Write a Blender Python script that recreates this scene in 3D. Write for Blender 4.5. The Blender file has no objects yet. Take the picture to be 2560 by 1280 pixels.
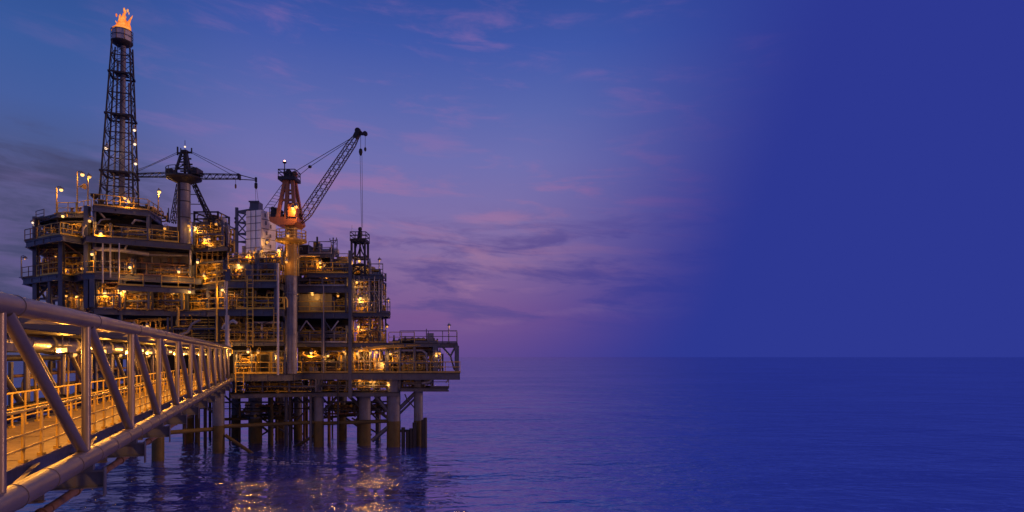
import bpy, math, random
from mathutils import Vector, Matrix
R = math.radians
rnd = random.Random(7)
scene = bpy.context.scene
col = scene.collection

# ------------------------------------------------------------------ camera, world, sun, exposure
CZ = 9.4            # eye height above the sea
F = 1600.0          # focal length in photo pixels (2560 wide)
cam_d = bpy.data.cameras.new('camera'); cam = bpy.data.objects.new('camera', cam_d); col.objects.link(cam)
cam_d.sensor_width = 36.0; cam_d.lens = 36.0 * F / 2560.0
cam_d.shift_y = (892 - 640) / 2560.0
cam_d.clip_start = 0.1; cam_d.clip_end = 60000
cam.location = (0, 0, CZ); cam.rotation_euler = (R(90), 0, 0)
scene.camera = cam
scene.render.resolution_x = 1024; scene.render.resolution_y = 512
vs = scene.view_settings
vs.view_transform = 'Standard'; vs.look = 'None'; vs.exposure = 0; vs.gamma = 1; vs.use_curve_mapping = False
try:
    scene.cycles.use_denoising = True
    scene.cycles.max_bounces = 5; scene.cycles.diffuse_bounces = 2; scene.cycles.glossy_bounces = 3
    scene.cycles.sample_clamp_indirect = 4
    scene.cycles.use_light_tree = True
except Exception:
    pass

def lin(r, g, b):
    f = lambda c: (c / 255 / 12.92) if c / 255 <= .04045 else ((c / 255 + .055) / 1.055) ** 2.4
    return (f(r), f(g), f(b), 1)

class NT:
    """small helper round a node tree"""
    def __init__(s, t): s.t = t; s.n = t.nodes; s.l = t.links
    def new(s, kind, **kw):
        n = s.n.new(kind)
        for k, v in kw.items(): setattr(n, k, v)
        return n
    def put(s, sock, v):
        if isinstance(v, bpy.types.NodeSocket): s.l.new(v, sock)
        else: sock.default_value = v
    def m(s, op, a, b=0.0, c=None, clamp=False):
        n = s.new('ShaderNodeMath', operation=op, use_clamp=clamp)
        s.put(n.inputs[0], a); s.put(n.inputs[1], b)
        if c is not None: s.put(n.inputs[2], c)
        return n.outputs[0]
    def sm(s, x, a, b, lo=0.0, hi=1.0):
        n = s.new('ShaderNodeMapRange', interpolation_type='SMOOTHSTEP')
        s.put(n.inputs['Value'], x); n.inputs['From Min'].default_value = a; n.inputs['From Max'].default_value = b
        n.inputs['To Min'].default_value = lo; n.inputs['To Max'].default_value = hi
        return n.outputs[0]
    def mix(s, f, a, b, blend='MIX'):
        n = s.new('ShaderNodeMix', data_type='RGBA', blend_type=blend)
        s.put(n.inputs[0], f); s.put(n.inputs[6], a); s.put(n.inputs[7], b)
        return n.outputs[2]
    def noise(s, vec, scale, detail=4, rough=.55, dist=0.0):
        n = s.new('ShaderNodeTexNoise'); s.put(n.inputs['Vector'], vec)
        n.inputs['Scale'].default_value = scale; n.inputs['Detail'].default_value = detail
        n.inputs['Roughness'].default_value = rough; n.inputs['Distortion'].default_value = dist
        return n.outputs['Fac']
    def vec(s, x, y, z):
        n = s.new('ShaderNodeCombineXYZ'); s.put(n.inputs[0], x); s.put(n.inputs[1], y); s.put(n.inputs[2], z)
        return n.outputs[0]
    def ramp(s, x, stops):
        n = s.new('ShaderNodeValToRGB'); s.put(n.inputs[0], x); e = n.color_ramp.elements
        e[0].position, e[0].color = stops[0]
        e[1].position, e[1].color = stops[-1]
        for p, c in stops[1:-1]:
            q = e.new(p); q.color = c
        return n.outputs[0]

# dusk sky: blue overhead, mauve towards the sea, streaks of pink cloud, deep even blue over the open sea to the east
world = bpy.data.worlds.new('World'); scene.world = world; world.use_nodes = True
w = NT(world.node_tree); w.n.clear()
tc = w.new('ShaderNodeTexCoord')
sp = w.new('ShaderNodeSeparateXYZ'); w.l.new(tc.outputs['Generated'], sp.inputs[0])
az = w.m('MULTIPLY', w.m('ARCTAN2', sp.outputs[0], sp.outputs[1]), 180 / math.pi)
el = w.m('MULTIPLY', w.m('ARCSINE', sp.outputs[2]), 180 / math.pi)
elp = w.m('MAXIMUM', el, 0.0)
e01 = w.m('DIVIDE', elp, 90.0)
base = w.ramp(e01, [(0, lin(102, 76, 142)), (3.5 / 90, lin(122, 86, 144)), (8 / 90, lin(133, 106, 156)), (12 / 90, lin(127, 112, 168)),
                    (17 / 90, lin(110, 111, 175)), (21 / 90, lin(90, 103, 173)), (26 / 90, lin(64, 88, 168)), (31 / 90, lin(46, 74, 152)), (45 / 90, lin(30, 48, 108)), (1.0, lin(18, 28, 70))])
left = w.ramp(e01, [(0, lin(96, 84, 128)), (5 / 90, lin(100, 92, 134)), (11 / 90, lin(94, 92, 136)), (15 / 90, lin(76, 90, 142)),
                    (18 / 90, lin(70, 94, 158)), (22 / 90, lin(58, 90, 158)), (29 / 90, lin(38, 72, 140)), (45 / 90, lin(28, 44, 100)), (1.0, lin(18, 28, 70))])
cx = w.m('DIVIDE', az, 9.0)
slant = w.m('ADD', elp, w.m('MULTIPLY', az, 0.06))
streak = w.noise(w.vec(cx, w.m('DIVIDE', slant, 1.9), 3.1), 1.0, 7, .6, .35)
streak2 = w.noise(w.vec(w.m('DIVIDE', az, 7.5), w.m('DIVIDE', slant, 1.5), 11.7), 1.0, 7, .6, .4)
big = w.noise(w.vec(w.m('DIVIDE', az, 18.0), w.m('DIVIDE', elp, 8.0), 8.3), 1.0, 3, .5, .2)
sky = w.mix(w.sm(az, -20, -36), base, left)
# grey bank low on the west side
bank = w.m('MULTIPLY', w.m('MULTIPLY', w.sm(az, -22, -33), w.sm(w.m('ADD', elp, w.m('MULTIPLY', w.m('SUBTRACT', streak, .5), 8.0)), 15.6, 13.2)), w.sm(streak2, .62, .38, .15, .95))
sky = w.mix(bank, sky, lin(70, 72, 110))
# mauve-grey cloud in the low band
dk = w.m('MULTIPLY', w.sm(streak2, .44, .66), w.m('MULTIPLY', w.sm(elp, 1.5, 4.5), w.sm(elp, 14, 9)))
dk = w.m('MULTIPLY', dk, w.sm(az, -20, -8, .35, 1.0))
sky = w.mix(w.m('MULTIPLY', dk, .85), sky, lin(92, 76, 140))
# pale rose gaps between
rs = w.m('MULTIPLY', w.m('MULTIPLY', w.sm(az, -26, -16), w.sm(streak, .48, .70)), w.m('MULTIPLY', w.sm(elp, 1.5, 5), w.sm(elp, 21, 11)))
sky = w.mix(w.m('MULTIPLY', rs, .6), sky, lin(160, 118, 156))
# pink wisps higher up
wi = w.m('MULTIPLY', w.sm(streak, .48, .76), w.m('MULTIPLY', w.sm(big, .36, .60), w.m('MULTIPLY', w.sm(elp, 8, 13), w.sm(elp, 34, 24))))
sky = w.mix(w.m('MULTIPLY', wi, w.sm(az, -36, -14, .25, .52)), sky, lin(152, 112, 172))
# deep even blue in the east; unseen brighter zenith added to light the sea
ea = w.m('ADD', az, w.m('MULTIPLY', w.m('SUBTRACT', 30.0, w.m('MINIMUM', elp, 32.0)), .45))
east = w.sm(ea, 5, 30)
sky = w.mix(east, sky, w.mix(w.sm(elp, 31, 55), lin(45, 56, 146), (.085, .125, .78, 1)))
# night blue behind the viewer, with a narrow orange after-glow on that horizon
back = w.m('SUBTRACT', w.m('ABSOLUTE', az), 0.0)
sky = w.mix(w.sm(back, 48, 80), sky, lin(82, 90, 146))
glow = w.m('MULTIPLY', w.sm(w.m('ABSOLUTE', w.m('SUBTRACT', az, 118.0)), 75, 20), w.m('MULTIPLY', w.sm(elp, 15, 4), w.sm(el, -3, 1)))
sky = w.mix(glow, sky, (1.25, .52, .30, 1))
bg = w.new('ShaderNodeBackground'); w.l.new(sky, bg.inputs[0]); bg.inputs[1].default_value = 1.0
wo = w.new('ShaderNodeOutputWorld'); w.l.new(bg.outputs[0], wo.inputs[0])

sun_d = bpy.data.lights.new('sun', 'SUN'); sun = bpy.data.objects.new('sun', sun_d); col.objects.link(sun)
sun_d.energy = 0.75; sun_d.angle = R(7); sun_d.color = (1.0, .46, .30)
sun_az, sun_el = R(82), R(7)          # low after-glow over the viewer's right shoulder
sd = Vector((math.sin(sun_az) * math.cos(sun_el), math.cos(sun_az) * math.cos(sun_el), math.sin(sun_el)))
sun.rotation_euler = sd.to_track_quat('Z', 'Y').to_euler()

# ------------------------------------------------------------------ materials
def new_mat(name):
    m = bpy.data.materials.new(name); m.use_nodes = True
    t = NT(m.node_tree); t.n.clear()
    return m, t
def paint(name, c, rough=.5, metal=0.0, rust=.25, var=.35, scale=1.2, bump=.15, rvar=1.0):
    m, t = new_mat(name)
    g = t.new('ShaderNodeNewGeometry')
    pos = g.outputs['Position']
    n1 = t.noise(pos, scale, 5, .6)
    n2 = t.noise(pos, scale * 6, 4, .6)
    c0 = (c[0], c[1], c[2], 1)
    dark = (c[0] * .45, c[1] * .45, c[2] * .47, 1)
    a = t.mix(t.m('MULTIPLY', t.sm(n1, .35, .7), var), c0, dark)
    mp = t.new('ShaderNodeMapping'); t.l.new(pos, mp.inputs[0]); mp.inputs['Scale'].default_value = (3.5, 3.5, .45)
    n3 = t.noise(mp.outputs[0], scale * 1.3, 5, .65)
    rf = t.m('MULTIPLY', t.sm(t.m('ADD', n3, t.m('MULTIPLY', n2, .35)), .68, .86), rust)
    a = t.mix(rf, a, (.09, .04, .02, 1))
    p = t.new('ShaderNodeBsdfPrincipled'); t.l.new(a, p.inputs['Base Color'])
    p.inputs['Metallic'].default_value = metal
    t.l.new(t.sm(n2, .3, .75, max(rough - .12 * rvar, .05), min(rough + .2 * rvar, 1)), p.inputs['Roughness'])
    b = t.new('ShaderNodeBump'); b.inputs['Strength'].default_value = bump; b.inputs['Distance'].default_value = .02
    t.l.new(n2, b.inputs['Height']); t.l.new(b.outputs[0], p.inputs['Normal'])
    o = t.new('ShaderNodeOutputMaterial'); t.l.new(p.outputs[0], o.inputs[0])
    return m
def emit(name, c, s):
    m, t = new_mat(name)
    e = t.new('ShaderNodeEmission'); e.inputs[0].default_value = (c[0], c[1], c[2], 1); e.inputs[1].default_value = s
    o = t.new('ShaderNodeOutputMaterial'); t.l.new(e.outputs[0], o.inputs[0])
    return m
M = dict(
    steel=paint('blue_grey_steel', (.085, .097, .135), .45, .1, .35),
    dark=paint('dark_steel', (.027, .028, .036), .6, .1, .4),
    pile=paint('pile_paint', (.13, .145, .20), .5, 0, .35),
    boom=paint('boom_paint', (.06, .03, .022), .6, 0, .4),
    mustard=paint('mustard_paint', (.40, .24, .035), .5, 0, .5, .5, .9),
    drum=paint('column_paint', (.165, .172, .215), .45, 0, .5, .5, .9),
    grey=paint('grey_paint', (.24, .24, .27), .45, 0, .4),
    pale=paint('pale_paint', (.42, .42, .45), .5, 0, .35),
    bridge=paint('bridge_paint', (.19, .17, .165), .36, .45, 0, .3, .9, 0.0, .15),
    yellow=paint('yellow_paint', (.76, .50, .06), .45, 0, .3),
    ochre=paint('ochre_paint', (.50, .33, .07), .5, 0, .45),
    orange=paint('orange_paint', (.42, .15, .05), .45, 0, .4),
    rust=paint('rusty_pipe', (.16, .085, .05), .7, 0, .6),
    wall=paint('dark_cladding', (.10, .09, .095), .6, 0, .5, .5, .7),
    black=paint('sooty_steel', (.025, .025, .03), .6, .2, .3),
    white=paint('white_cladding', (.90, .92, .95), .55, 0, .12, .3, .8),
    galv=paint('galvanised_steel', (.33, .33, .36), .38, .6, .15),
    grating=paint('deck_grating', (.32, .23, .11), .6, .1, .4, .5, 1.6),
    cable=paint('wire_rope', (.03, .03, .035), .6, .3, 0),
    fouled=paint('fouled_pile', (.105, .08, .022), .7, 0, .5, .6, 1.5),
    bulb=emit('sodium_bulb', (1, .47, .11), 1.7),
    bulbhot=emit('bright_sodium_bulb', (1, .56, .17), 2.1),
    bulbdim=emit('dim_sodium_bulb', (1, .42, .08), 1.15),
    tube=emit('sodium_tube', (1, .56, .15), 2.0),
    white_bulb=emit('pale_bulb', (1, .72, .50), 1.6),
    red_bulb=emit('beacon_bulb', (1, .35, .25), 8),
)

# ------------------------------------------------------------------ mesh helpers
class MB:
    def __init__(s): s.v = []; s.f = []; s.sm = []
    def _add(s, vs, fs, smooth=False):
        b = len(s.v); s.v += [tuple(q) for q in vs]
        for f in fs: s.f.append([i + b for i in f]); s.sm.append(smooth)
    def box(s, c, size, rz=0.0):
        x, y, z = size[0] / 2, size[1] / 2, size[2] / 2
        ca, sa = math.cos(rz), math.sin(rz)
        vs = []
        for dz in (-z, z):
            for dx, dy in ((-x, -y), (x, -y), (x, y), (-x, y)):
                vs.append((c[0] + dx * ca - dy * sa, c[1] + dx * sa + dy * ca, c[2] + dz))
        s._add(vs, [(3, 2, 1, 0), (4, 5, 6, 7), (0, 1, 5, 4), (1, 2, 6, 5), (2, 3, 7, 6), (3, 0, 4, 7)])
        return s
    def frame(s, p0, p1, up=None):
        d = Vector(p1) - Vector(p0); d.normalize()
        u = Vector(up) if up else (Vector((0, 0, 1)) if abs(d.z) < .95 else Vector((0, 1, 0)))
        x = d.cross(u); x.normalize(); y = x.cross(d); y.normalize()
        return d, x, y
    def bar(s, p0, p1, w, h, up=None):
        d, x, y = s.frame(p0, p1, up); p0 = Vector(p0); p1 = Vector(p1)
        vs = []
        for p in (p0, p1):
            for a, b in ((-1, -1), (1, -1), (1, 1), (-1, 1)): vs.append(p + x * (a * w / 2) + y * (b * h / 2))
        s._add(vs, [(3, 2, 1, 0), (4, 5, 6, 7), (0, 1, 5, 4), (1, 2, 6, 5), (2, 3, 7, 6), (3, 0, 4, 7)])
        return s
    def ibeam(s, p0, p1, w, h, t=.05):
        d, x, y = s.frame(p0, p1); p0 = Vector(p0); p1 = Vector(p1)
        o = y * (h / 2 - t / 2)
        s.bar(p0 + o, p1 + o, w, t); s.bar(p0 - o, p1 - o, w, t); s.bar(p0, p1, t, h - 2 * t - .004)
        return s
    def tube(s, p0, p1, r, n=10, r1=None, caps=True):
        r1 = r if r1 is None else r1
        d, x, y = s.frame(p0, p1); p0 = Vector(p0); p1 = Vector(p1)
        vs = []
        for p, q in ((p0, r), (p1, r1)):
            for i in range(n):
                a = 2 * math.pi * i / n; vs.append(p + x * (q * math.cos(a)) + y * (q * math.sin(a)))
        s._add(vs, [(i, (i + 1) % n, n + (i + 1) % n, n + i) for i in range(n)], True)
        if caps:
            s._add(vs, [tuple(range(n - 1, -1, -1)), tuple(range(n, 2 * n))])
        return s
    def path(s, pts, r, n=8, closed=False):
        pts = [Vector(p) for p in pts]; m = len(pts)
        if m < 2: return s
        vs = []; prev = None
        for i in range(m):
            a = pts[i - 1] if (i > 0 or closed) else None
            b = pts[(i + 1) % m] if (i < m - 1 or closed) else None
            d1 = (pts[i] - a).normalized() if a is not None else None
            d2 = (b - pts[i]).normalized() if b is not None else None
            d = (d1 + d2) if (d1 is not None and d2 is not None) else (d1 if d1 is not None else d2)
            if d.length < 1e-4: d = d1
            d = d.normalized()
            k = 1.0
            if d1 is not None and d2 is not None: k = 1 / max(.5, d.dot(d1))
            if prev is None:
                u = Vector((0, 0, 1)) if abs(d.z) < .9 else Vector((0, 1, 0))
            else: u = prev
            x = d.cross(u)
            if x.length < 1e-3: x = d.cross(Vector((1, .3, .2)))
            x.normalize(); y = x.cross(d); y.normalize(); prev = y
            for j in range(n):
                t = 2 * math.pi * j / n; vs.append(pts[i] + x * (r * k * math.cos(t)) + y * (r * k * math.sin(t)))
        fs = []
        for i in range(m if closed else m - 1):
            for j in range(n):
                a = i * n; b = ((i + 1) % m) * n
                fs.append((a + j, a + (j + 1) % n, b + (j + 1) % n, b + j))
        s._add(vs, fs, True)
        if not closed: s._add(vs[:n], [tuple(range(n - 1, -1, -1))]); s._add(vs[-n:], [tuple(range(n))])
        return s
    def lathe(s, c, prof, n=16, axis='z', smooth=True, rz=0.0):
        vs = []
        for r, h in prof:
            for i in range(n):
                a = 2 * math.pi * i / n
                if axis == 'z': q = (r * math.cos(a), r * math.sin(a), h)
                elif axis == 'x': q = (h, r * math.cos(a), r * math.sin(a))
                else: q = (r * math.cos(a), h, r * math.sin(a))
                ca, sa = math.cos(rz), math.sin(rz)
                vs.append((c[0] + q[0] * ca - q[1] * sa, c[1] + q[0] * sa + q[1] * ca, c[2] + q[2]))
        fs = [(i * n + j, i * n + (j + 1) % n, (i + 1) * n + (j + 1) % n, (i + 1) * n + j) for i in range(len(prof) - 1) for j in range(n)]
        s._add(vs, fs, smooth)
        s._add(vs[:n], [tuple(range(n - 1, -1, -1))]); s._add(vs[-n:], [tuple(range(n))])
        return s
    def ball(s, c, r, n=10, m=6, sz=1.0):
        pr = [(max(r * math.sin(math.pi * i / m), r * .02), -r * sz * math.cos(math.pi * i / m)) for i in range(m + 1)]
        return s.lathe(c, pr, n)
    def prism(s, poly, z0, z1):
        n = len(poly); a = sum(poly[i][0] * poly[(i + 1) % n][1] - poly[(i + 1) % n][0] * poly[i][1] for i in range(n))
        if a < 0: poly = poly[::-1]
        vs = [(p[0], p[1], z0) for p in poly] + [(p[0], p[1], z1) for p in poly]
        s._add(vs, [tuple(range(n - 1, -1, -1)), tuple(range(n, 2 * n))] + [(i, (i + 1) % n, n + (i + 1) % n, n + i) for i in range(n)])
        return s
    def mesh(s, name, off=(0, 0, 0)):
        me = bpy.data.meshes.new(name)
        ox, oy, oz = off
        me.from_pydata([(v[0] - ox, v[1] - oy, v[2] - oz) for v in s.v], [], s.f)
        me.polygons.foreach_set('use_smooth', s.sm); me.update()
        return me

def P(px, D): return ((px - 1280) / F * D, D)
def Z(py, D): return CZ + (892 - py) / F * D
def W(px, py, D): return Vector(((px - 1280) / F * D, D, Z(py, D)))

def thing(name, label, cat, loc=(0, 0, 0), group=None):
    o = bpy.data.objects.new(name, None); col.objects.link(o); o.empty_display_size = .3
    o.location = loc; o['label'] = label; o['category'] = cat; o['kind'] = 'thing'
    if group: o['group'] = group
    return o
def origin_of(o):
    v = Vector((0, 0, 0))
    while o is not None: v += Vector(o.location); o = o.parent
    return v
def part(name, mb, mat, parent, label=None, kind=None):
    me = mb.mesh(name, origin_of(parent)) if isinstance(mb, MB) else mb
    if isinstance(mb, MB): me.materials.append(M[mat])
    o = bpy.data.objects.new(name, me); col.objects.link(o); o.parent = parent
    if label: o['label'] = label
    if kind: o['kind'] = kind
    return o
def solo(name, mb, mat, label, cat, loc=(0, 0, 0), group=None):
    me = mb.mesh(name, loc); me.materials.append(M[mat])
    o = bpy.data.objects.new(name, me); col.objects.link(o); o.location = loc
    o['label'] = label; o['category'] = cat; o['kind'] = 'thing'
    if group: o['group'] = group
    return o
def copy_tree(o, parent=None):
    c = o.copy(); col.objects.link(c)
    if parent is not None: c.parent = parent
    for ch in list(o.children): copy_tree(ch, c)
    return c

# ------------------------------------------------------------------ sea
def build_sea():
    m, t = new_mat('sea_water')
    g = t.new('ShaderNodeNewGeometry'); pos = g.outputs['Position']
    mp = t.new('ShaderNodeMapping'); t.l.new(pos, mp.inputs[0]); mp.inputs['Scale'].default_value = (.55, 1.0, 1.0); mp.inputs['Rotation'].default_value = (0, 0, R(8))
    h1 = t.noise(mp.outputs[0], .75, 3, .5, .5)
    h2 = t.noise(mp.outputs[0], .16, 3, .5, .3)
    h3 = t.noise(mp.outputs[0], 2.6, 2, .5, .2)
    patch = t.sm(t.noise(mp.outputs[0], .022, 3, .55, .8), .34, .66, .45, 1.15)      # calmer and rougher patches of wind
    swell = t.noise(mp.outputs[0], .05, 2, .5, .4)
    h = t.m('ADD', t.m('ADD', t.m('MULTIPLY', t.m('MULTIPLY', h1, .45), patch), t.m('MULTIPLY', h2, 1.1)), t.m('ADD', t.m('MULTIPLY', t.m('MULTIPLY', h3, .10), patch), t.m('MULTIPLY', swell, 1.6)))
    b = t.new('ShaderNodeBump'); b.inputs['Strength'].default_value = .8; b.inputs['Distance'].default_value = 1.0
    t.l.new(h, b.inputs['Height'])
    fr = t.new('ShaderNodeFresnel'); fr.inputs['IOR'].default_value = 2.0; t.l.new(b.outputs[0], fr.inputs['Normal'])
    fac = t.m('MULTIPLY_ADD', fr.outputs[0], .68, .27, clamp=True)
    df = t.new('ShaderNodeBsdfDiffuse'); df.inputs[0].default_value = (.025, .053, .40, 1)
    gl = t.new('ShaderNodeBsdfGlossy'); gl.inputs[0].default_value = (.91, .95, 1.0, 1); gl.inputs['Roughness'].default_value = .045; t.l.new(b.outputs[0], gl.inputs['Normal'])
    mx = t.new('ShaderNodeMixShader'); t.l.new(fac, mx.inputs[0]); t.l.new(df.outputs[0], mx.inputs[1]); t.l.new(gl.outputs[0], mx.inputs[2])
    o = t.new('ShaderNodeOutputMaterial'); t.l.new(mx.outputs[0], o.inputs[0])
    M['sea'] = m
    mb = MB(); s = 30000
    mb._add([(-s, -2000, 0), (s, -2000, 0), (s, s, 0), (-s, s, 0)], [(0, 1, 2, 3)])
    me = mb.mesh('sea'); me.materials.append(m)
    ob = bpy.data.objects.new('sea', me); col.objects.link(ob); ob['kind'] = 'structure'
    ob['label'] = 'deep blue rippled sea reaching to the horizon'
build_sea()

# ------------------------------------------------------------------ shared builders
post_cache = {}
def railing(pts, label, h=1.12, mat='yellow', sp=1.35, r=.038, group='handrails round the platform decks', toe=True, three=False):
    pts = [Vector(p) for p in pts]
    t = thing('handrail', label, 'railing', pts[0], group)
    up = Vector((0, 0, h)); mid = Vector((0, 0, h * .54))
    part('top_rail', MB().path([p + up for p in pts], r, 7), mat, t)
    part('mid_rail', MB().path([p + mid for p in pts], r * .8, 6), mat, t)
    if three: part('mid_rail', MB().path([p + mid * .5 for p in pts], r * .8, 6), mat, t)
    if toe:
        tb = MB()
        for a, b in zip(pts, pts[1:]): tb.bar(a + Vector((0, 0, .1)), b + Vector((0, 0, .1)), .02, .16)
        part('toe_board', tb, mat, t)
    key = (round(h, 3), mat, r)
    if key not in post_cache:
        m = MB().tube((0, 0, 0), (0, 0, h), r, 7).box((0, 0, .03), (.12, .12, .06))
        me = m.mesh('post'); me.materials.append(M[mat]); post_cache[key] = me
    for i, (a, b) in enumerate(zip(pts, pts[1:])):
        n = max(1, round((b - a).length / sp))
        for k in range(0 if i == 0 else 1, n + 1):
            o = part('post', post_cache[key], mat, t); o.location = a + (b - a) * (k / n) - pts[0]
    return t

POWER = dict(bulb=42, bulbhot=92, bulbdim=18, white_bulb=18, tube=320)
def glow_light(c, bulb, parent, scale=1.0, radius=.06):
    l = bpy.data.lights.new('glow', 'POINT'); l.energy = POWER[bulb] * scale; l.shadow_soft_size = radius
    l.color = (1, .60, .34) if bulb == 'white_bulb' else ((1, .40, .05) if bulb == 'tube' else (1, .42, .065))
    o = bpy.data.objects.new('glow', l); col.objects.link(o); o.parent = parent; o.location = Vector(c) - origin_of(parent)
    return o
lamp_count = 0
def wall_lamp(px, py, D, label, bulb='bulb', r=.13, arm=.6, group='sodium lamps on the platform'):
    """bracket lamp: a goose-neck arm, a shade and a glowing globe hanging under it"""
    global lamp_count; lamp_count += 1
    c = W(px, py, D)
    t = thing('wall_lamp', label, 'lamp', c, group)
    part('bracket', MB().path([c + Vector((0, arm, .05)), c + Vector((0, arm, .42)), c + Vector((0, arm * .5, .55)), c + Vector((0, 0, .44)), c + Vector((0, 0, .28))], .03, 6), 'ochre', t)
    part('shade', MB().lathe(c, [(.06, .34), (.1, .30), (r * 1.45, r * .75), (r * 1.4, r * .7)], 12), 'grey', t)
    part('bulb', MB().ball(c, r, 10, 6), bulb, t); glow_light(c + Vector((0, -.1, -r - .09)), bulb, t)
    return t
def deck_lamp(px, py, D, zb, label, bulb='bulbhot', r=.15, arm=.5, side=1, mat='ochre', group='lamp posts on the platform'):
    """tall pole with a short arm and a lamp head"""
    c = W(px, py, D)
    b = Vector((c.x - side * arm, c.y, zb))
    t = thing('lamp_post', label, 'lamp post', b, group)
    top = Vector((b.x, b.y, c.z + .28))
    part('pole', MB().tube(b, top, .07, 8, .05).box((b.x, b.y, b.z + .05), (.3, .3, .1)), mat, t)
    part('arm', MB().path([top, top + Vector((side * arm * .6, 0, .1)), top + Vector((side * arm, 0, .02))], .035, 6), mat, t)
    hd = part('lamp_head', MB().lathe(c + Vector((0, 0, .1)), [(.08, .2), (.2, .08), (.22, .0), (.2, -.02)], 12), 'grey', t)
    part('bulb', MB().ball(c, r, 10, 6), bulb, hd); glow_light(c + Vector((0, 0, -r - .09)), bulb, t, min(1, r / .14) ** 2)
    return t

def lattice(mb, p0, p1, w0, w1, n, rc=.06, rb=.035, up=None, taper=0.0):
    """four-chord lattice beam from p0 to p1"""
    d, x, y = mb.frame(p0, p1, up); p0 = Vector(p0); p1 = Vector(p1)
    sec = []
    for i in range(n + 1):
        f = i / n; wv = w0 + (w1 - w0) * f
        if taper: wv *= min(1, .45 + f / taper * .55, .45 + (1 - f) / taper * .55)
        c = p0 + (p1 - p0) * f
        sec.append([c + x * (a * wv / 2) + y * (b * wv / 2) for a, b in ((-1, -1), (1, -1), (1, 1), (-1, 1))])
    for j in range(4):
        mb.path([s[j] for s in sec], rc, 6)
        for i in range(n):
            a, b = (j, (j + 1) % 4) if i % 2 == 0 else ((j + 1) % 4, j)
            mb.tube(sec[i][a], sec[i + 1][b], rb, 5, caps=False)
    return mb

def ladder(b, h, label, mat='yellow', w=.5, cage=False, face=(0, -1), group='ladders on the platform'):
    b = Vector(b); ang = math.atan2(face[0], -face[1])
    t = thing('ladder', label, 'ladder', b, group)
    sx = Vector((math.cos(ang), math.sin(ang), 0)) * (w / 2)
    for s in (-1, 1): part('stringer', MB().bar(b + sx * s, b + sx * s + Vector((0, 0, h)), .075, .075), mat, t)
    me = MB().tube(-sx, sx, .03, 6).mesh('rung'); me.materials.append(M[mat])
    n = int(h / .42)
    for i in range(n):
        o = part('rung', me, mat, t); o.location = (0, 0, .25 + i * .42)
    return t

def i_post(mb, px, D, z0, z1, s=.36):
    x, y = P(px, D); mb.box((x, y, (z0 + z1) / 2), (s, s, z1 - z0)); return mb

WHEEL = None
def handwheel(c, r, axis, parent, mat='yellow'):
    mb = MB(); c = Vector(c); n = 10
    a, b = {'x': (Vector((0, 1, 0)), Vector((0, 0, 1))), 'y': (Vector((1, 0, 0)), Vector((0, 0, 1))), 'z': (Vector((1, 0, 0)), Vector((0, 1, 0)))}[axis]
    ring = [c + a * (r * math.cos(2 * math.pi * i / n)) + b * (r * math.sin(2 * math.pi * i / n)) for i in range(n)]
    mb.path(ring, .025, 5, closed=True)
    for i in (0, 1, 2): mb.tube(ring[i * 3], ring[(i * 3 + 5) % n], .018, 5)
    return part('handwheel', mb, mat, parent)

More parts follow.
